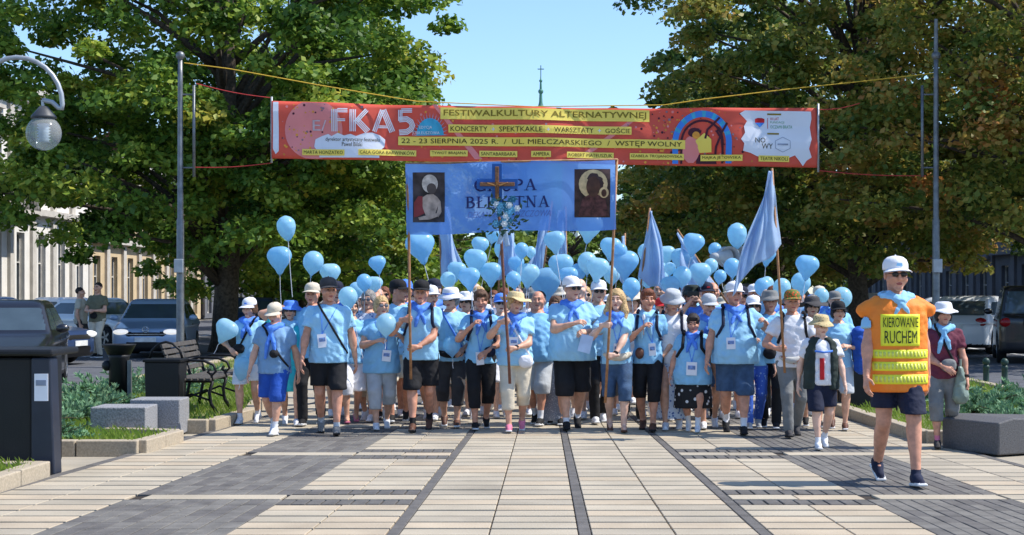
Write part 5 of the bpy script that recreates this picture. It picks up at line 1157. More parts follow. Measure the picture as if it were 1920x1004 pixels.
# ---------------------------------------------------------------- red festival banner
BY = 35.0
BRED = mat('banner_red', lin(240, 102, 82), .6, .05, 1.5, trans=.25); BYEL = mat('banner_yellow', lin(250, 222, 100), .6, .03, 2); BINK = mat('banner_ink', lin(58, 52, 24), .7); BWHT = mat('banner_white', lin(226, 230, 240), .6, .03, 2)
BPNK = mat('banner_pink', lin(236, 140, 138), .6, .05, 2); BBLU = mat('banner_blue', lin(62, 134, 226), .6, .05, 2); BDRK = mat('banner_maroon', lin(74, 26, 46), .7); BTEA = mat('banner_teal', lin(64, 172, 214), .6); BOCH = mat('banner_ochre', lin(238, 160, 60), .6); BOLV = mat('banner_olive', lin(136, 116, 28), .7)
c00 = (509, 298); c10 = (1531, 315); c01 = (511, 190); c11 = (1533, 203)
FB = empty('festival_banner', (0, BY, 0), 0, 'long red festival banner stretched between two poles above the crowd', 'banner')
def wave(x, z): return .08*math.sin(x*1.3+z)+.045*math.sin(x*3.1+2*z+1)+.02*math.sin(z*7+x*.5)
def bpt(px, py, lay):                      # banner coordinates in photo units, layers a few mm proud
    p = PX(px, py, BY); return (p.x, wave(p.x, p.z)-.009*lay, p.z)
def edge_y(px, t):                         # t=0 bottom, 1 top
    u = (px-510)/1022; return (c00[1]+(c10[1]-c00[1])*u)*(1-t)+(c01[1]+(c11[1]-c01[1])*u+5*math.sin(math.pi*u))*t
v, f = grid_patch(lambda u, w: bpt(510+1022*u, edge_y(510+1022*u, w), 0), 160, 14); cl = link('banner_cloth', mesh('cloth', v, f, True), FB, BRED); s_ = cl.modifiers.new('thickness', 'SOLIDIFY'); s_.thickness = .004; s_.offset = -1
def bpoly(nm, pts, lay, m, cells=None):    # filled shape on the banner, cut into small cells so that it follows the cloth
    bm = bmesh.new(); vs = [bm.verts.new((x, y, 0)) for x, y in pts]; bm.faces.new(vs); bmesh.ops.triangulate(bm, faces=bm.faces[:])
    xs = [p[0] for p in pts]; ys = [p[1] for p in pts]
    for k in np.arange(math.ceil(min(xs)/14)*14, max(xs), 14): bmesh.ops.bisect_plane(bm, geom=bm.verts[:]+bm.edges[:]+bm.faces[:], plane_co=(k, 0, 0), plane_no=(1, 0, 0))
    for k in np.arange(math.ceil(min(ys)/14)*14, max(ys), 14): bmesh.ops.bisect_plane(bm, geom=bm.verts[:]+bm.edges[:]+bm.faces[:], plane_co=(0, k, 0), plane_no=(0, 1, 0))
    for q in bm.verts: q.co = bpt(q.co.x, q.co.y, lay)
    me = bpy.data.meshes.new(nm); bm.to_mesh(me); bm.free(); return link(nm, me, cl, m)
def brect(nm, x0, y0, x1, y1, lay, m, sk=.012): return bpoly(nm, [(x0, y0), (x1, y0+(x1-x0)*sk), (x1, y1+(x1-x0)*sk), (x0, y1)], lay, m)
def bstroke(nm, lines, w, lay, m):
    b = MB()
    for pts in lines:
        fine = [pts[0]]
        for (xa, ya), (xb, yb) in zip(pts[:-1], pts[1:]):
            n_ = max(1, math.ceil(math.hypot(xb-xa, yb-ya)/6)); fine += [(xa+(xb-xa)*i/n_, ya+(yb-ya)*i/n_) for i in range(1, n_+1)]
        for (xa, ya), (xb, yb) in zip(fine[:-1], fine[1:]):
            d = Vector((xb-xa, yb-ya)); 
            if d.length < 1e-6: continue
            d.normalize(); n = Vector((-d.y, d.x))*w/2; e = d*w*.15
            q = [(xa-e.x+n.x, ya-e.y+n.y), (xb+e.x+n.x, yb+e.y+n.y), (xb+e.x-n.x, yb+e.y-n.y), (xa-e.x-n.x, ya-e.y-n.y)]; b.add([bpt(x, y, lay) for x, y in q], [(0, 1, 2, 3)])
    return b.build(nm, m, cl)
def btext(t, x0, y0, x1, y1, lay, m, sk=.012):
    pv, pf = fit_text(t, x0, x1, y1, y0); o = link('lettering', mesh('lettering', [bpt(x, y+(x-x0)*sk, lay) for x, y in pv], pf), cl, m); return o
rb_ = random.Random(3)
def blob(cx, cy, rx, ry, n=40, j=.08, a0=0, a1=2*math.pi): return [(cx+rx*math.cos(a0+(a1-a0)*i/n)*(1+rb_.uniform(-j, j)), cy+ry*math.sin(a0+(a1-a0)*i/n)*(1+rb_.uniform(-j, j))) for i in range(n)]
bpoly('pale_edge', [(513, 192), (523, 192), (524, 284), (518, 290), (513, 280)], 1, BWHT)
pk = [(x, y) for x, y in blob(589, 244, 54, 56, 44, .0) if True]; bpoly('pink_disc', [(x, max(edge_y(x, 1)+1, min(edge_y(x, 0)-1, y))) for x, y in pk], 1, BPNK)
bpoly('pink_ray', [(810, 196), (818, 196), (905, 299), (890, 299)], 1, BPNK); bpoly('pink_ray', [(1196, 215), (1206, 215), (1090, 301), (1074, 301)], 1, BPNK)
cloud = [(592, 262), (604, 256), (616, 252), (622, 256), (634, 250), (646, 255), (658, 252), (668, 256), (684, 250), (698, 249), (712, 254), (722, 262), (721, 276), (712, 284), (712, 297), (600, 296), (598, 286), (590, 276)]; bpoly('white_cloud', cloud, 2, BWHT)
dots = {}
for i in range(330):
    x = rb_.choice([rb_.uniform(530, 640), rb_.uniform(640, 1240), rb_.uniform(1225, 1300), rb_.uniform(1225, 1410)]); t = rb_.betavariate(.6, .6) if x > 640 and x < 1225 else rb_.random(); y = edge_y(x, .04+.92*t); r = rb_.uniform(.8, 2.8); c = rb_.choice(['o', 'o', 'o', 'm', 'g', 'p']); dots.setdefault(c, MB())
    dots[c].add([bpt(x+r*math.cos(k*1.05), y+r*math.sin(k*1.05), 1.5) for k in range(6)], [tuple(range(6))])
for c, mb in dots.items(): mb.build('confetti_dots', {'o': BOCH, 'm': BDRK, 'g': mat('banner_grey', lin(150, 120, 130), .6), 'p': BPNK}[c], cl)['kind'] = 'stuff'
def par(pts, n=4, w=2.4, gap=4.4):         # parallel inline strokes for the big initials
    out = []
    for k in range(n):
        o = (k-(n-1)/2)*gap; q = []
        for i, (x, y) in enumerate(pts):
            a = Vector(pts[max(i-1, 0)]); b = Vector(pts[min(i+1, len(pts)-1)]); d = (b-a).normalized(); nn = Vector((-d.y, d.x)); q.append((x+nn.x*o, y+nn.y*o))
        out.append(q)
    return out
big = par([(628, 247), (628, 206)], 4, gap=3.2)+par([(634, 208), (652, 208)], 3, gap=3)+par([(634, 226), (648, 226)], 2, gap=3)+par([(662, 247), (662, 206)], 4, gap=3.2)+par([(670, 227), (688, 206)], 3, gap=3)+par([(668, 224), (690, 247)], 4, gap=3)+par([(702, 247), (716, 206)], 3, gap=3)+par([(718, 206), (735, 247)], 4, gap=3)+par([(709, 238), (726, 238)], 2, gap=3)+par([(772, 207), (752, 207)], 3, gap=3)+par([(750, 206), (750, 226)], 3, gap=3)+par([(748, 224), (762, 223), (770, 228), (773, 235), (770, 242), (762, 247), (748, 248)], 4, gap=2.8)
bstroke('initials', big, 1.9, 3, BWHT); btext('E/', 587, 226, 613, 246, 3, mat('banner_palegrey', lin(206, 186, 196), .6))
for i in range(17):
    a = math.pi*(1+i/16); bpoly('sun_ray', [(806+20*math.cos(a-.06), 253+22*math.sin(a-.06)), (806+34*math.cos(a), 253+42*math.sin(a)), (806+20*math.cos(a+.06), 253+22*math.sin(a+.06))], 1.6, mat('banner_ray', lin(176, 178, 214), .6))
bpoly('sun_disc', [(806+26*math.cos(math.pi*(1+i/20)), 254+32*math.sin(math.pi*(1+i/20))) for i in range(21)], 2, BTEA); btext('EDYCJA', 786, 236, 810, 243, 3, BWHT); btext('JUBILEUSZOWA', 772, 246, 824, 253, 3, BWHT)
btext('dyrektor artystyczny festiwalu', 611, 258, 712, 267, 3, BINK); btext('Paweł Bilski', 642, 267, 680, 275, 3, BINK)
brect('yellow_label', 826, 202, 1218, 224, 3, BYEL); btext('FESTIWALKULTURY ALTERNATYWNEJ', 832, 206, 1212, 221, 4, BOLV)
brect('yellow_label', 841, 234, 1184, 249, 3, BYEL)
for t, a, b in (('KONCERTY', 845, 914), ('SPEKTKAKLE', 936, 1017), ('WARSZTATY', 1039, 1113), ('GOŚCIE', 1135, 1182)): btext(t, a, 237+(a-841)*.012-(2 if 'Ś' in t else 0), b, 246.5+(a-841)*.012, 4, BINK)
for x in (925, 1028, 1124): bstroke('plus_mark', [[(x-3, 242+(x-841)*.012), (x+3, 242+(x-841)*.012)], [(x, 239+(x-841)*.012), (x, 245+(x-841)*.012)]], 1.4, 4, BWHT)
brect('yellow_label', 746, 255.5, 1285, 272, 3.5, BYEL, .014); btext('22 - 23 SIERPNIA 2025 R.  /  UL. MIELCZARSKIEGO  /  WSTĘP WOLNY', 752, 258.5, 1279, 270.5, 4.5, BINK, .014)
for t, a, b, y in (('MARTA HONZATKO', 568, 647, 281), ('CAŁA GÓRA BARWINKÓW', 673, 780, 281), ('ŻYWOT BRAJANA', 806, 877, 282), ('SANTABARBARA', 899, 970, 283.5), ('AMPERA', 996, 1033, 284.5), ('ROBERT MATEUSZUK', 1063, 1151, 286), ('IZABELA TROJANOWSKA', 1181, 1283, 288), ('MAJKA JEŻOWSKA', 1314, 1391, 291), ('TEATR NIKOLI', 1421, 1479, 293)):
    brect('yellow_label', a, y-.5, b, y+11, 3.5, BYEL); btext(t, a+3, y+2-(1.6 if t[0] in 'ŻC' or 'Ż' in t else 0), b-3, y+8.5, 4.5, BINK)
# painted figure under the arch, kept as simple shapes
arc = []
for k, (rx, m_) in enumerate(((55, BBLU), (40, BDRK))):
    outer = [(1316+rx*math.cos(math.pi*(1+i/24)), 268+(rx*1.08)*math.sin(math.pi*(1+i/24))) for i in range(25)]; w = 11 if k == 0 else 4
    inner = [(1316+(rx-w)*math.cos(math.pi*(1+i/24)), 268+((rx-w)*1.08)*math.sin(math.pi*(1+i/24))) for i in range(25)]
    for i in range(24): bpoly('arch_segment', [outer[i], outer[i+1], inner[i+1], inner[i]], 2, (BBLU if i % 3 else BTEA) if k == 0 else m_)
    for sx in (-1, 1): bpoly('arch_side', [(1316+sx*rx, 268), (1316+sx*(rx-w), 268), (1316+sx*(rx-w), 307), (1316+sx*rx, 307)], 2, m_)
bpoly('painted_body', blob(1296, 281, 16, 25, 24, .05), 2.6, BPNK); bpoly('painted_hair', blob(1302, 249, 12, 9, 20, .06), 2.9, BDRK); bpoly('painted_face', blob(1305, 254, 7, 7, 16, 0), 3.1, BOCH); bpoly('painted_shirt', [(1304, 264), (1320, 250), (1333, 262), (1334, 286), (1312, 287)], 2.8, BYEL)
bstroke('painted_tree', [[(1322, 260), (1326, 244), (1348, 222)], [(1340, 304), (1342, 276), (1352, 250), (1362, 232)], [(1356, 304), (1352, 262), (1342, 246)], [(1352, 250), (1346, 240)]], 4, 2.9, BDRK); bpoly('painted_ground', [(1306, 290), (1340, 289), (1344, 308), (1306, 307)], 2.2, BDRK)
wb_ = [(1386, 214), (1396, 208), (1520, 210), (1521, 224), (1518, 240), (1521, 262), (1516, 280), (1521, 296), (1512, 302), (1505, 312), (1498, 302), (1490, 292), (1478, 297), (1440, 298), (1418, 294), (1406, 288), (1392, 284), (1394, 270), (1388, 262), (1396, 250), (1394, 238), (1400, 228)]; bpoly('white_panel', wb_, 2, BWHT)
bpoly('heart_mark', [(1424, 240), (1415, 230), (1415, 224), (1420, 222), (1424, 226), (1428, 222), (1433, 224), (1433, 230)], 3, RED); bpoly('heart_half', [(1424, 240), (1415, 231), (1433, 231)], 3.6, BBLU); bstroke('divider', [[(1439, 222), (1439, 242)]], 1, 3, RED)
LG = mat('print_green', lin(110, 170, 130), .6)
btext('10 LAT', 1444, 221, 1460, 226, 3, RED); btext('FUNDACJI', 1444, 228, 1470, 233, 3, LG); btext('OCZAMI BRATA', 1444, 235.5, 1485, 241.5, 3, LG); brect('small_label', 1438, 213.5, 1464, 216.5, 3, BOLV); brect('small_label', 1438, 250, 1460, 253, 3, BOLV)
btext('NO', 1415, 259, 1434, 268.5, 3, BINK); btext('WY', 1427, 270, 1448, 280, 3, BINK); bstroke('hexagon_mark', [[(1467+16*math.cos(math.pi/6+i*math.pi/3), 272+14*math.sin(math.pi/6+i*math.pi/3)) for i in range(7)]], 1, 3, mat('print_grey', lin(150, 160, 180), .7)); brect('hexagon_bar', 1457, 270, 1477, 273, 3, mat('print_grey', lin(150, 160, 180), .7))
for px in (509.5, 1534):
    a, b = PX(px, edge_y(px, 1)-8, BY), PX(px, edge_y(px, 0)+8, BY); MB().tube([(a.x, -.01, a.z), (b.x, -.01, b.z)], .024, 8).build('end_rod', GREYP, FB, True)
ROPE = mat('rope_red', lin(190, 60, 60), .8); ROPEY = mat('rope_yellow', lin(216, 176, 60), .8)
for (a, b, m_) in (((368, 157), (510, 184), ROPE), ((362, 314), (509, 306), ROPE), ((1536, 206), (1612, 194), ROPE), ((1532, 320), (1736, 330), ROPE)):
    A, B = PX(*a, BY), PX(*b, BY); MB().tube([tuple(Vector((A.x, 0, A.z)).lerp(Vector((B.x, 0, B.z)), t)-Vector((0, 0, .04*math.sin(math.pi*t)))) for t in np.linspace(0, 1, 7)], .010, 5).build('guy_rope', m_, FB)
ry = [(345, 118), (430, 129), (600, 160), (720, 180), (780, 190), (1000, 200), (1245, 197), (1320, 186), (1480, 167), (1640, 150), (1752, 137)]
MB().tube([(PX(x, y, BY).x, .03, PX(x, y, BY).z) for x, y in ry], .012, 5).build('support_rope', ROPEY, FB)

# ---------------------------------------------------------------- blue pilgrimage banner
QY = GY(812)-.14
CLOTH = mat('cloth_blue', lin(112, 164, 240), .75, .05, 2, .15, 30, trans=.35, alpha=.86); FLAGM = mat('flag_blue', lin(208, 228, 253), .7, .06, 4, .25, 18, trans=.55)
PB = empty('procession_banner', (0, QY, 0), 0, 'light blue banner with dark lettering and two pictures carried on two poles', 'banner')
def w2(x, z): return .030*math.sin(x*4+z*3)+.020*math.sin(x*9-z*5+1)+.02*math.sin(z*8+x)
def qpt(px, py, lay): p = PX(px, py, QY); return (p.x, w2(p.x, p.z)-.004*lay, p.z)
v, f = grid_patch(lambda u, w: qpt(762+2*w*-1+393*u, (440-10*u)*(1-w)+(308-8*u)*w+2*math.sin(9*u), 0), 80, 30); cb = link('banner_cloth', mesh('cloth', v, f, True), PB, CLOTH)
DK = mat('lettering_navy', lin(38, 50, 112), .8); DK2 = mat('lettering_pale', lin(92, 120, 190), .8)
# serif capitals drawn from strokes: (x0,y0,x1,y1,width)
SER = {}
def stem(x, w=.17): return [(x, 0, x, 1, w), (x-.15, .02, x+.15, .02, .05), (x-.15, .98, x+.15, .98, .05)]
SER['I'] = (.34, stem(.17)); SER['T'] = (.74, [(.37, 0, .37, 1, .17), (.22, .02, .52, .02, .05), (.02, .96, .72, .96, .07), (.04, .8, .04, .98, .05), (.70, .8, .70, .98, .05)])
SER['N'] = (.86, [(.15, 0, .15, 1, .07), (.15, .98, .70, .02, .17), (.70, 0, .70, 1, .07), (.02, .02, .28, .02, .05), (.02, .98, .24, .98, .05), (.58, .98, .84, .98, .05)])
SER['A'] = (.86, [(.14, .02, .43, .98, .07), (.43, .98, .72, .02, .17), (.24, .34, .62, .34, .06), (.0, .02, .28, .02, .05), (.56, .02, .86, .02, .05)])
SER['K'] = (.84, stem(.17)+[(.24, .45, .66, .97, .07), (.36, .55, .72, .03, .17), (.54, .98, .78, .98, .05), (.56, .02, .84, .02, .05)])
SER['E'] = (.70, stem(.17)+[(.17, .97, .62, .97, .06), (.17, .5, .5, .5, .06), (.17, .03, .64, .03, .06), (.62, .82, .62, .98, .05), (.64, .02, .64, .2, .05)])
SER['Ę'] = (.70, SER['E'][1]+[(.56, 0, .48, -.12, .05), (.48, -.12, .56, -.2, .05), (.56, -.2, .64, -.18, .05)])
SER['Ł'] = (.68, stem(.17)+[(.17, .03, .62, .03, .06), (.62, .02, .62, .22, .05), (.02, .42, .42, .66, .07)])
ar = lambda cx, cy, rx, ry, a0, a1, w, n=10: [(cx+rx*math.cos(a0+(a1-a0)*i/n), cy+ry*math.sin(a0+(a1-a0)*i/n), cx+rx*math.cos(a0+(a1-a0)*(i+1)/n), cy+ry*math.sin(a0+(a1-a0)*(i+1)/n), w*(.5+.5*math.sin(math.pi*(i+.5)/n))) for i in range(n)]
SER['P'] = (.68, stem(.17)+ar(.30, .73, .30, .25, math.pi/2, -math.pi/2, .17)+[(.17, .97, .32, .97, .06), (.17, .48, .32, .48, .06)])
SER['B'] = (.74, stem(.17)+ar(.28, .76, .28, .22, math.pi/2, -math.pi/2, .16)+ar(.30, .28, .34, .26, math.pi/2, -math.pi/2, .18)+[(.17, .97, .3, .97, .05), (.17, .53, .32, .53, .06), (.17, .03, .32, .03, .05)])
SER['R'] = (.82, SER['P'][1]+[(.36, .48, .70, .03, .16), (.58, .02, .82, .02, .05)]); SER['U'] = (.84, [(.17, .35, .17, 1, .17), (.70, .35, .70, 1, .07), (.02, .98, .32, .98, .05), (.56, .98, .84, .98, .05)]+ar(.435, .34, .265, .33, math.pi, 2*math.pi, .14)); SER['G'] = (.82, ar(.44, .5, .38, .48, math.pi*.25, math.pi*1.75, .18, 14)+[(.72, .05, .72, .42, .13), (.58, .42, .84, .42, .05), (.71, .78, .71, .96, .05)])
def serif(word, x0, x1, y0, y1, m, sk=-.02):
    tot = sum(SER[c][0] for c in word)+.08*(len(word)-1); sx = (x1-x0)/tot; h = y1-y0; x = 0
    for c in word:
        b = MB()
        for (xa, ya, xb, yb, w) in SER[c][1]:
            A = Vector((x0+(x+xa)*sx, y1-ya*h)); B = Vector((x0+(x+xb)*sx, y1-yb*h)); d = B-A
            if d.length < 1e-5: continue
            d.normalize(); n = Vector((-d.y, d.x))*w*sx*.5*.9; A -= d*.02*sx; B += d*.02*sx
            b.add([qpt(p.x, p.y+(p.x-x0)*sk, 2.4+.02*len(b.f)) for p in (A+n, B+n, B-n, A-n)], [(0, 1, 2, 3)])
        b.build('letter', m, cb); x += SER[c][0]+.08
serif('GRUPA', 890, 1006, 338, 359, DK); serif('BŁĘKITNA', 873, 1030, 370, 391, DK)
pv, pf = fit_text('DEKANAT WŁOSZCZOWA', 878, 1034, 410, 398); link('lettering', mesh('lettering', [qpt(x+(404-y)*.25, y-(x-878)*.03, 2.4) for x, y in pv], pf), cb, DK2)
def qpoly(nm, pts, lay, m, par):
    cx = sum(p[0] for p in pts)/len(pts); cy = sum(p[1] for p in pts)/len(pts); b = MB(); b.add([qpt(*p, lay) for p in pts]+[qpt(cx, cy, lay)], [(i, (i+1) % len(pts), len(pts)) for i in range(len(pts))]); return b.build(nm, m, par)
def ellp(cx, cy, rx, ry, n=20): return [(cx+rx*math.cos(2*math.pi*i/n), cy+ry*math.sin(2*math.pi*i/n)) for i in range(n)]
def qgrid(nm, x0, y0, x1, y1, lay, m, par): v, f = grid_patch(lambda u, w: qpt(x0+(x1-x0)*u, y1+(y0-y1)*w, lay), 8, 10); return link(nm, mesh(nm, v, f), par, m)
p1 = qgrid('picture', 774, 324, 834, 417, 2, mat('picture_dark', lin(66, 60, 64), .7, .35, 8), cb); PSK = mat('picture_flesh', lin(176, 158, 146), .7, .25, 12); PRD = mat('picture_red', lin(132, 52, 56), .7)
for nm, pts, m_, l_ in (('pale_shape', ellp(806, 345, 15, 17), mat('picture_pale', lin(206, 200, 196), .7, .2, 20), 4), ('dark_shape', ellp(809, 354, 9, 10), mat('picture_dim', lin(84, 76, 76), .7), 5), ('flesh_shape', [(792, 370), (800, 365), (812, 364), (820, 370), (821, 386), (815, 404), (798, 404), (791, 388)], PSK, 4), ('arm_shape', [(820, 370), (826, 378), (828, 398), (822, 408), (818, 404), (821, 390)], PSK, 4.6), ('arm_shape', [(822, 406), (806, 412), (786, 413), (784, 408), (800, 404), (818, 400)], PSK, 5.2), ('red_shape', [(776, 380), (784, 368), (792, 368), (792, 388), (796, 400), (784, 406), (776, 408)], PRD, 4.3)): qpoly(nm, pts, l_, m_, p1)
p2 = qgrid('picture', 1077, 318, 1144, 408, 2, mat('picture_brown', lin(74, 54, 52), .7, .35, 10), cb); GOLD = mat('picture_gold', lin(214, 188, 142), .6, .15, 20); PBR = mat('picture_umber', lin(84, 56, 46), .7, .2, 16)
for nm, pts, m_, l_ in (('gold_disc', ellp(1112, 346, 27, 27), GOLD, 3), ('umber_shape', ellp(1112, 351, 13, 19), PBR, 5), ('robe_shape', [(1092, 372), (1112, 362), (1134, 372), (1142, 406), (1084, 406)], mat('picture_robe', lin(92, 56, 56), .7, .35, 22), 4), ('gold_disc', ellp(1132, 362, 9, 10), GOLD, 5.2), ('umber_shape', ellp(1132, 363, 5, 7), PBR, 6)): qpoly(nm, pts, l_, m_, p2)
for pts in ([(762, 306), (766, 440), (768, 600), (770, 712)], [(1157, 298), (1151, 432), (1143, 610), (1135, 756)]):
    MB().tube([(PX(*p, QY).x, .035, PX(*p, QY).z) for p in pts], .016, 10).build('pole', WOOD, PB, True)
MB().tube([(PX(760, 307, QY).x, .02, PX(760, 307, QY).z), (PX(1158, 299, QY).x, .02, PX(1158, 299, QY).z)], .012, 8).build('top_rod', WOOD, PB, True)

# ---------------------------------------------------------------- processional cross with flowers
CY = GY(812)-.32; CR = empty('processional_cross', (0, CY, 0), 0, 'wooden crucifix on blue backing with a flower bunch on a tall pole', 'cross')
def cp(px, py, dy=0): p = PX(px, py, CY); return (p.x, dy, p.z)
def crossp(x, yt, yb, xl, xr, ya, w): return [(x-w, yt), (x+w, yt), (x+w, ya-w), (xr, ya-w), (xr, ya+w), (x+w, ya+w), (x+w, yb), (x-w, yb), (x-w, ya+w), (xl, ya+w), (xl, ya-w), (x-w, ya-w)]
def cprism(pts, y0, y1, nm, m, par, bev=.004): b = MB(); b.prism([(PX(x, y, CY).x, PX(x, y, CY).z) for x, y in pts][::-1], y0, y1); return b.build(nm, m, par, bevel=bev)
cprism(crossp(932, 307, 382, 894, 971, 345, 9.5), -.012, .012, 'blue_backing', mat('cross_blue', lin(28, 92, 172), .5), CR); cprism(crossp(932, 313, 378, 900, 965, 346, 3.6), -.036, -.0125, 'wooden_cross', mat('cross_wood', lin(140, 98, 68), .6, .2, 30, .2, 60), CR)
F = Field(np.array(cp(908, 376))-.05, np.array(cp(958, 334))+.05, .005); Cc = lambda a, b, r1, r2: F.cap(cp(*a, -.05), cp(*b, -.05), r1, r2, .012)
Cc((933, 350), (933, 361), .020, .015); Cc((933, 361), (933, 375), .016, .008); Cc((933, 350), (914, 344), .010, .006); Cc((933, 350), (952, 343), .010, .006); F.ell(cp(932, 344, -.055), (.014, .015, .018), .006)
sdf_obj(F, 'crucifix_figure', mat('brass', lin(190, 140, 84), .4, .1, 20, metal=.5), CR)
MB().tube([cp(933, 378, .0), cp(940, 450, .0), cp(946, 560, 0), cp(953, 655, 0), cp(956, 720, .0)], .017, 10).build('pole', mat('pole_dark', lin(122, 78, 62), .55, .15, 20), CR, True)
FLW = [mat('flower_blue', lin(112, 186, 222), .7, .2, 40), mat('flower_white', lin(228, 236, 240), .7, .1, 40), mat('flower_teal', lin(60, 130, 160), .7, .2, 40)]; LF = mat('bouquet_leaf', lin(52, 84, 62), .6, .3, 30)
fb = empty('flower_bunch', (0, 0, 0)); COL.objects.unlink(fb); bpy.data.objects.remove(fb)
rr_ = random.Random(4); lfm = MB()
def flower(c, r, m, par):
    b = MB()
    for ring, (n, rad, tilt) in enumerate(((6, 1., .35), (5, .62, .8))):
        for i in range(n):
            a = 2*math.pi*i/n+ring; d = Vector((math.cos(a), 0, math.sin(a))); n2 = Vector((-math.sin(a), 0, math.cos(a))); o = Vector((0, -1, 0)); p = Vector(c); tip = p+(d*math.cos(tilt)+o*math.sin(tilt))*r*rad
            mid = p+(d*math.cos(tilt)+o*math.sin(tilt))*r*rad*.6+o*r*.12; b.add([p, mid+n2*r*.35*rad, tip, mid-n2*r*.35*rad], [(0, 1, 2, 3)])
    b.ball((c[0], c[1]-r*.4, c[2]), r*.22, 6, 4); return b.build('flower', m, par)
for i in range(34):
    t = rr_.random(); x = 948+rr_.gauss(0, 11); y = 374+t*50; x = max(926, min(970, x)); flower(cp(x, y, -.04-.07*(1-abs(x-948)/26)+rr_.uniform(-.02, .02)), rr_.uniform(.032, .05), rr_.choice(FLW), CR)
for i in range(110):
    x = 945+rr_.gauss(0, 15); y = 372+rr_.random()*66; p = Vector(cp(x, y, -.02+rr_.uniform(-.04, .03))); a = rr_.uniform(0, 6.28); d = Vector((math.cos(a), -.3, math.sin(a)))*rr_.uniform(.04, .09); n2 = Vector((-math.sin(a), 0, math.cos(a)))*.014; lfm.add([p, p+d*.5+n2, p+d, p+d*.5-n2], [(0, 1, 2, 3)])
lfm.build('leaf_spray', LF, CR)['kind'] = 'stuff'
for (a, b) in (((944, 430), (936, 458)), ((946, 430), (952, 462))):
    v, f = grid_patch(lambda u, w: (PX(a[0]+(b[0]-a[0])*w+(u-.5)*9, a[1]+(b[1]-a[1])*w, CY).x, -.03+.012*math.sin(w*9+u*2), PX(0, a[1]+(b[1]-a[1])*w, CY).z), 3, 10); solid(link('ribbon', mesh('ribbon', v, f, True), CR, mat('ribbon_pale', lin(190, 214, 236), .6, trans=.3)), .003)

# ---------------------------------------------------------------- flags
def flag(label, Y, top, poleend, corners, folds=4, amp=.06, seed=0, polem=WOOD, wood_from=None):
    E = empty('blue_flag', (0, Y, 0), 0, label, 'flag', 'blue flags carried in the crowd'); L = lambda p: Vector((PX(*p, Y).x, 0, PX(*p, Y).z))
    A, B, C, D = [L(p) for p in corners]     # hoist top, hoist bottom, fly bottom, fly top
    r = random.Random(seed); ph = r.uniform(0, 6)
    def pt(u, w):
        p = A.lerp(B, w)*(1-u)+D.lerp(C, w)*u; e = math.sin(math.pi*min(1, u*1.2))
        y = amp*math.sin(u*folds*math.pi+ph+w*1.5)*(.25+u)*(.3+w)+.02*math.sin(w*11+u*5+ph); x = .03*math.sin(w*7+u*6+ph)*u
        return (p.x+x, y, p.z-.05*e*w*math.sin(u*7+ph))
    v, f = grid_patch(pt, 36, 40); solid(link('cloth', mesh('cloth', v, f, True), E, FLAGM), .004)
    MB().tube([tuple(L(top)+Vector((0, .02, .02))), tuple(L(poleend)+Vector((0, .02, 0)))], .014, 9).build('pole', polem, E, True); return E
FY = GY(822)-.10
flag('large blue flag carried by the young man in white tee', FY, (1448, 319), (1472, 700), [(1449, 320), (1465, 458), (1366, 556), (1442, 322)], 5, .09, 1)
flag('blue flag hanging straight behind the auburn-haired woman', 21.2, (1219, 393), (1199, 560), [(1219, 395), (1196, 520), (1258, 552), (1224, 397)], 5, .06, 2)
flag('pale blue flag leaning away beside the loudspeaker', 21.4, (1270, 433), (1372, 580), [(1270, 434), (1352, 548), (1284, 556), (1272, 442)], 3, .05, 3)
flag('blue flag seen under the blue banner by its first picture', 21.6, (822, 380), (829, 560), [(822, 385), (828, 528), (872, 520), (836, 388)], 4, .06, 4)
flag('blue flag on a bare wooden pole under the banner lettering', 21.9, (1035, 380), (1012, 560), [(1033, 385), (1016, 515), (984, 514), (1026, 388)], 4, .06, 5)
flag('blue flag hanging behind the banner next to the bare pole flag', 22.3, (1060, 390), (1064, 560), [(1060, 392), (1064, 520), (1034, 524), (1050, 395)], 4, .06, 6)
flag('light blue flag behind the crucifix flowers', 21.0, (942, 425), (934, 560), [(942, 428), (930, 525), (985, 522), (958, 430)], 4, .07, 7)
flag('blue flag with folded fabric between the banner pole and the balloons', 22.6, (1172, 440), (1170, 560), [(1172, 442), (1170, 530), (1150, 528), (1166, 444)], 3, .05, 8)

# ---------------------------------------------------------------- loudspeaker horn on a pole
LY = 22.0; p = PX(1367, 482, LY); E = empty('loudspeaker', (p.x, LY, 0), 0, 'grey horn loudspeaker on a pole above the crowd behind the big flag', 'loudspeaker'); M = Matrix.Rotation(R(90), 3, 'X')
for dx, rot in ((0, 0), (.23, -.9), (-.1, 2.4)):
    M2 = Matrix.Rotation(rot, 3, 'Z') @ M; MB().lathe([(.045, -.22), (.06, -.12), (.09, -.02), (.135, .07), (.145, .075), (.13, .06), (.08, -.03), (.03, -.05)], 22, (dx, 0, p.z), M=M2).build('horn', LGREY if False else mat('horn_grey', lin(176, 178, 178), .45, .08, 8), E, True); MB().ball((dx, .0, p.z), .035, 10, 6).build('driver', TRIM, E, True)
MB().tube([(.05, .1, .9), (.05, .1, p.z+.05)], .02, 8).build('pole', STEEL, E); MB().tube([(-.1, .1, p.z-.05), (.25, .1, p.z-.05)], .015, 8).build('bracket', STEEL, E)

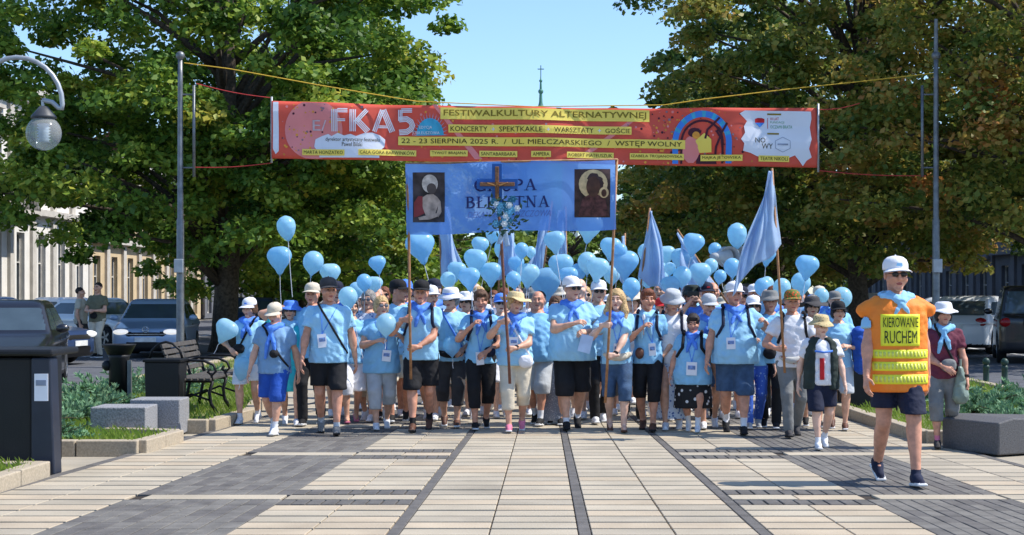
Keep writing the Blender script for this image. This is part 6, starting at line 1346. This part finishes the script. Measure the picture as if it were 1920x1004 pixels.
# ---------------------------------------------------------------- balloons
BALM = [mat('balloon_%d' % i, c, .25, .04, 5, spec=.5, trans=.52) for i, c in enumerate((lin(182, 228, 252), lin(168, 220, 250), lin(194, 234, 253)))]; STRG = mat('string_white', lin(232, 232, 238), .7)
def balloon_mesh(kind):
    F = Field((-.75, -.75, -.9), (.75, .75, .75), .045)
    if kind == 'heart': F.cap((-.20, 0, .18), (0, 0, -.50), .40, .10, .2); F.cap((.20, 0, .18), (0, 0, -.50), .40, .10, .2); F.ell((0, 0, .05), (.46, .40, .42), .12)
    elif kind == 'long': F.loft(np.array([-.72, -.6, -.35, 0, .3, .5, .6]), np.array([.05, .18, .38, .5, .47, .3, .08]), np.array([.05, .18, .38, .5, .47, .3, .08]))
    else: F.ell((0, 0, .08), (.5, .5, .50), .1); F.cap((0, 0, -.1), (0, 0, -.58), .36, .06, .18)
    v, f = F.mesh(); v = smooth_verts(v, f, 5, .5); return mesh('balloon', v, f, True)
BM = {k: balloon_mesh(k) for k in ('round', 'heart', 'long')}
for m_ in BM.values(): m_.materials.append(BALM[0])
knot = MB(); knot.lathe([(.015, -.55), (.03, -.60), (.055, -.68), (.02, -.66)], 8); KM = mesh('knot', knot.v, knot.f, True); KM.materials.append(BALM[1])
LB = {'round': 'round light blue balloon floating on a white string above the crowd', 'heart': 'heart-shaped light blue balloon floating above the crowd', 'long': 'egg-shaped light blue balloon floating above the crowd'}
rbn = random.Random(8)
def balloon(px, py, d, kind='round', Y=None, label=None, sl=.7, rot=None):
    Y = Y or rbn.uniform(19.2, 23); p = PX(px, py, Y); s = d*Y/FPX
    o = bpy.data.objects.new('balloon', BM[kind]); COL.objects.link(o); o.location = p; o.scale = (s, s, s*1.04); o.rotation_euler = (rbn.uniform(-.15, .15), rbn.uniform(-.2, .2) if rot is None else rot, rbn.uniform(-.5, .5))
    tag(o, label or LB[kind], 'balloon', 'light blue balloons'); o.material_slots[0].link = 'OBJECT'; o.material_slots[0].material = rbn.choice(BALM)
    k = link('knot', KM, o); t = MB(); L = sl/s; a = rbn.uniform(-.25, .25); t.tube([(0, 0, -.62), (a*.4, 0, -.62-L*.3), (a*.9*L*.3, .05, -.62-L*.65), (a*L*.4, 0, -.62-L)], .004/s, 5); t.build('string', STRG, o)
BL = [(537, 427, 36, 'long'), (524, 488, 41, 'heart'), (587, 494, 39, 'round'), (619, 515, 33, 'heart'), (708, 497, 27, 'heart'), (653, 559, 36, 'round'), (789, 465, 47, 'heart'), (683, 531, 29, 'round'), (668, 545, 27, 'round'), (702, 535, 26, 'heart'),
      (840, 527, 29, 'round'), (856, 510, 30, 'heart'), (900, 462, 28, 'heart'), (891, 491, 38, 'heart'), (880, 524, 35, 'heart'), (920, 515, 36, 'heart'), (963, 526, 29, 'round'), (948, 470, 42, 'round'), (978, 471, 27, 'round'), (995, 474, 20, 'round'), (925, 440, 30, 'round'), (968, 497, 26, 'heart'),
      (990, 517, 36, 'heart'), (1022, 534, 52, 'heart'), (1040, 455, 34, 'heart'), (1052, 501, 39, 'heart'), (1104, 428, 43, 'heart'), (1101, 494, 36, 'round'), (1120, 506, 36, 'heart'), (1084, 512, 30, 'round'), (1145, 467, 34, 'heart'), (1163, 472, 26, 'round'), (1172, 497, 43, 'heart'), (1147, 517, 32, 'round'), (1184, 541, 34, 'round'),
      (1217, 481, 38, 'heart'), (1213, 523, 33, 'round'), (1232, 508, 30, 'heart'), (1250, 479, 28, 'heart'), (1240, 520, 28, 'round'), (1256, 505, 22, 'round'), (1281, 490, 39, 'heart'), (1279, 520, 35, 'round'), (1298, 518, 24, 'round'), (1300, 459, 34, 'heart'), (1313, 515, 35, 'heart'), (1258, 538, 32, 'heart'), (1341, 470, 25, 'round'), (1382, 441, 37, 'long'), (1373, 503, 32, 'round'), (1388, 476, 22, 'round'),
      (1438, 481, 29, 'heart'), (1431, 541, 33, 'round'), (1438, 534, 26, 'round'), (1466, 542, 34, 'round'), (1513, 502, 37, 'heart'), (1502, 533, 37, 'round'), (1540, 557, 28, 'round'), (1578, 561, 38, 'round'), (1440, 578, 40, 'round'), (1066, 520, 30, 'heart'), (1333, 500, 26, 'round'), (1350, 520, 24, 'round')]
SPECIAL = {(537, 427): 'egg-shaped light blue balloon floating highest above the man in beige cap', (524, 488): 'heart-shaped light blue balloon just under the highest one by the bench side', (587, 494): 'round light blue balloon above the tall man in grey cap', (708, 497): 'small light blue balloon alone before the dark linden foliage', (653, 559): 'round light blue balloon at the shoulder of the tall man in grey cap',
    (789, 465): 'large heart-shaped light blue balloon under the first picture of the blue banner', (1104, 428): 'heart-shaped light blue balloon showing through the lower edge of the blue banner', (1382, 441): 'egg-shaped light blue balloon beside the large blue flag', (1513, 502): 'heart-shaped light blue balloon above the young man in white tee', (1502, 533): 'round light blue balloon right above the dark wide-brimmed hat', (1578, 561): 'round light blue balloon next to the girl in black cap', (1022, 534): 'largest heart-shaped light blue balloon, low beside the bald man'}
for px, py, d, k in BL: balloon(px, py, d, k, label=SPECIAL.get((px, py)))
balloon(423, 622, 37, 'heart', GY(797)+.05, 'light blue balloon held low by the woman in white shorts', .15, .5)
balloon(724, 610, 38, 'round', GY(808)-.22, 'light blue balloon held at the chest of the blond woman in pale capri trousers', .12)
balloon(847, 650, 34, 'round', GY(803)-.18, 'light blue balloon held at the waist of the woman in white and blue bucket hat', .12)
balloon(455, 690, 34, 'long', GY(797)+.0, 'half-inflated light blue balloon hanging against white shorts', .12)
# papers and small held things
pp = PX(1098, 645, GY(808)-.30); o = MB().box((0, 0, 0), (.14, .01, .20), Matrix.Rotation(.25, 3, 'Y')).build('paper_sheet', mat('paper_blue', lin(186, 208, 240), .7)); o.location = pp; tag(o, 'pale folded song sheet held by the heavy man in sunglasses', 'paper')
E = empty('small_paper_flag', PX(1207, 612, GY(810)-.33), 0, 'small white paper flower held up by the auburn-haired woman', 'paper flower'); MB().tube([(0, 0, -.1), (0, 0, .07)], .004, 6).build('stick', WOOD, E); MB().ball((0, 0, .10), (.018, .012, .035), 8, 6).build('bloom', PAPER, E, True)
E = empty('plastic_bag', PX(1801, 725, GY(843)+.05), 0, 'grey green plastic bag hanging at the side of the woman in white sun hat', 'bag'); F = Field((-.2, -.2, -.25), (.2, .2, .3), .014); F.cap((0, 0, .18), (0, 0, -.1), .03, .085, .03); F.wrinkle(.012, .1, 4, 6, (1, 1, .3)); sdf_obj(F, 'sack', mat('plastic_grey', lin(132, 146, 132), .35, .1, 10), E); MB().tube([(0, 0, .18), (0, 0, .28)], .012, 6).build('handle', mat('plastic_grey', lin(132, 146, 132), .35), E)
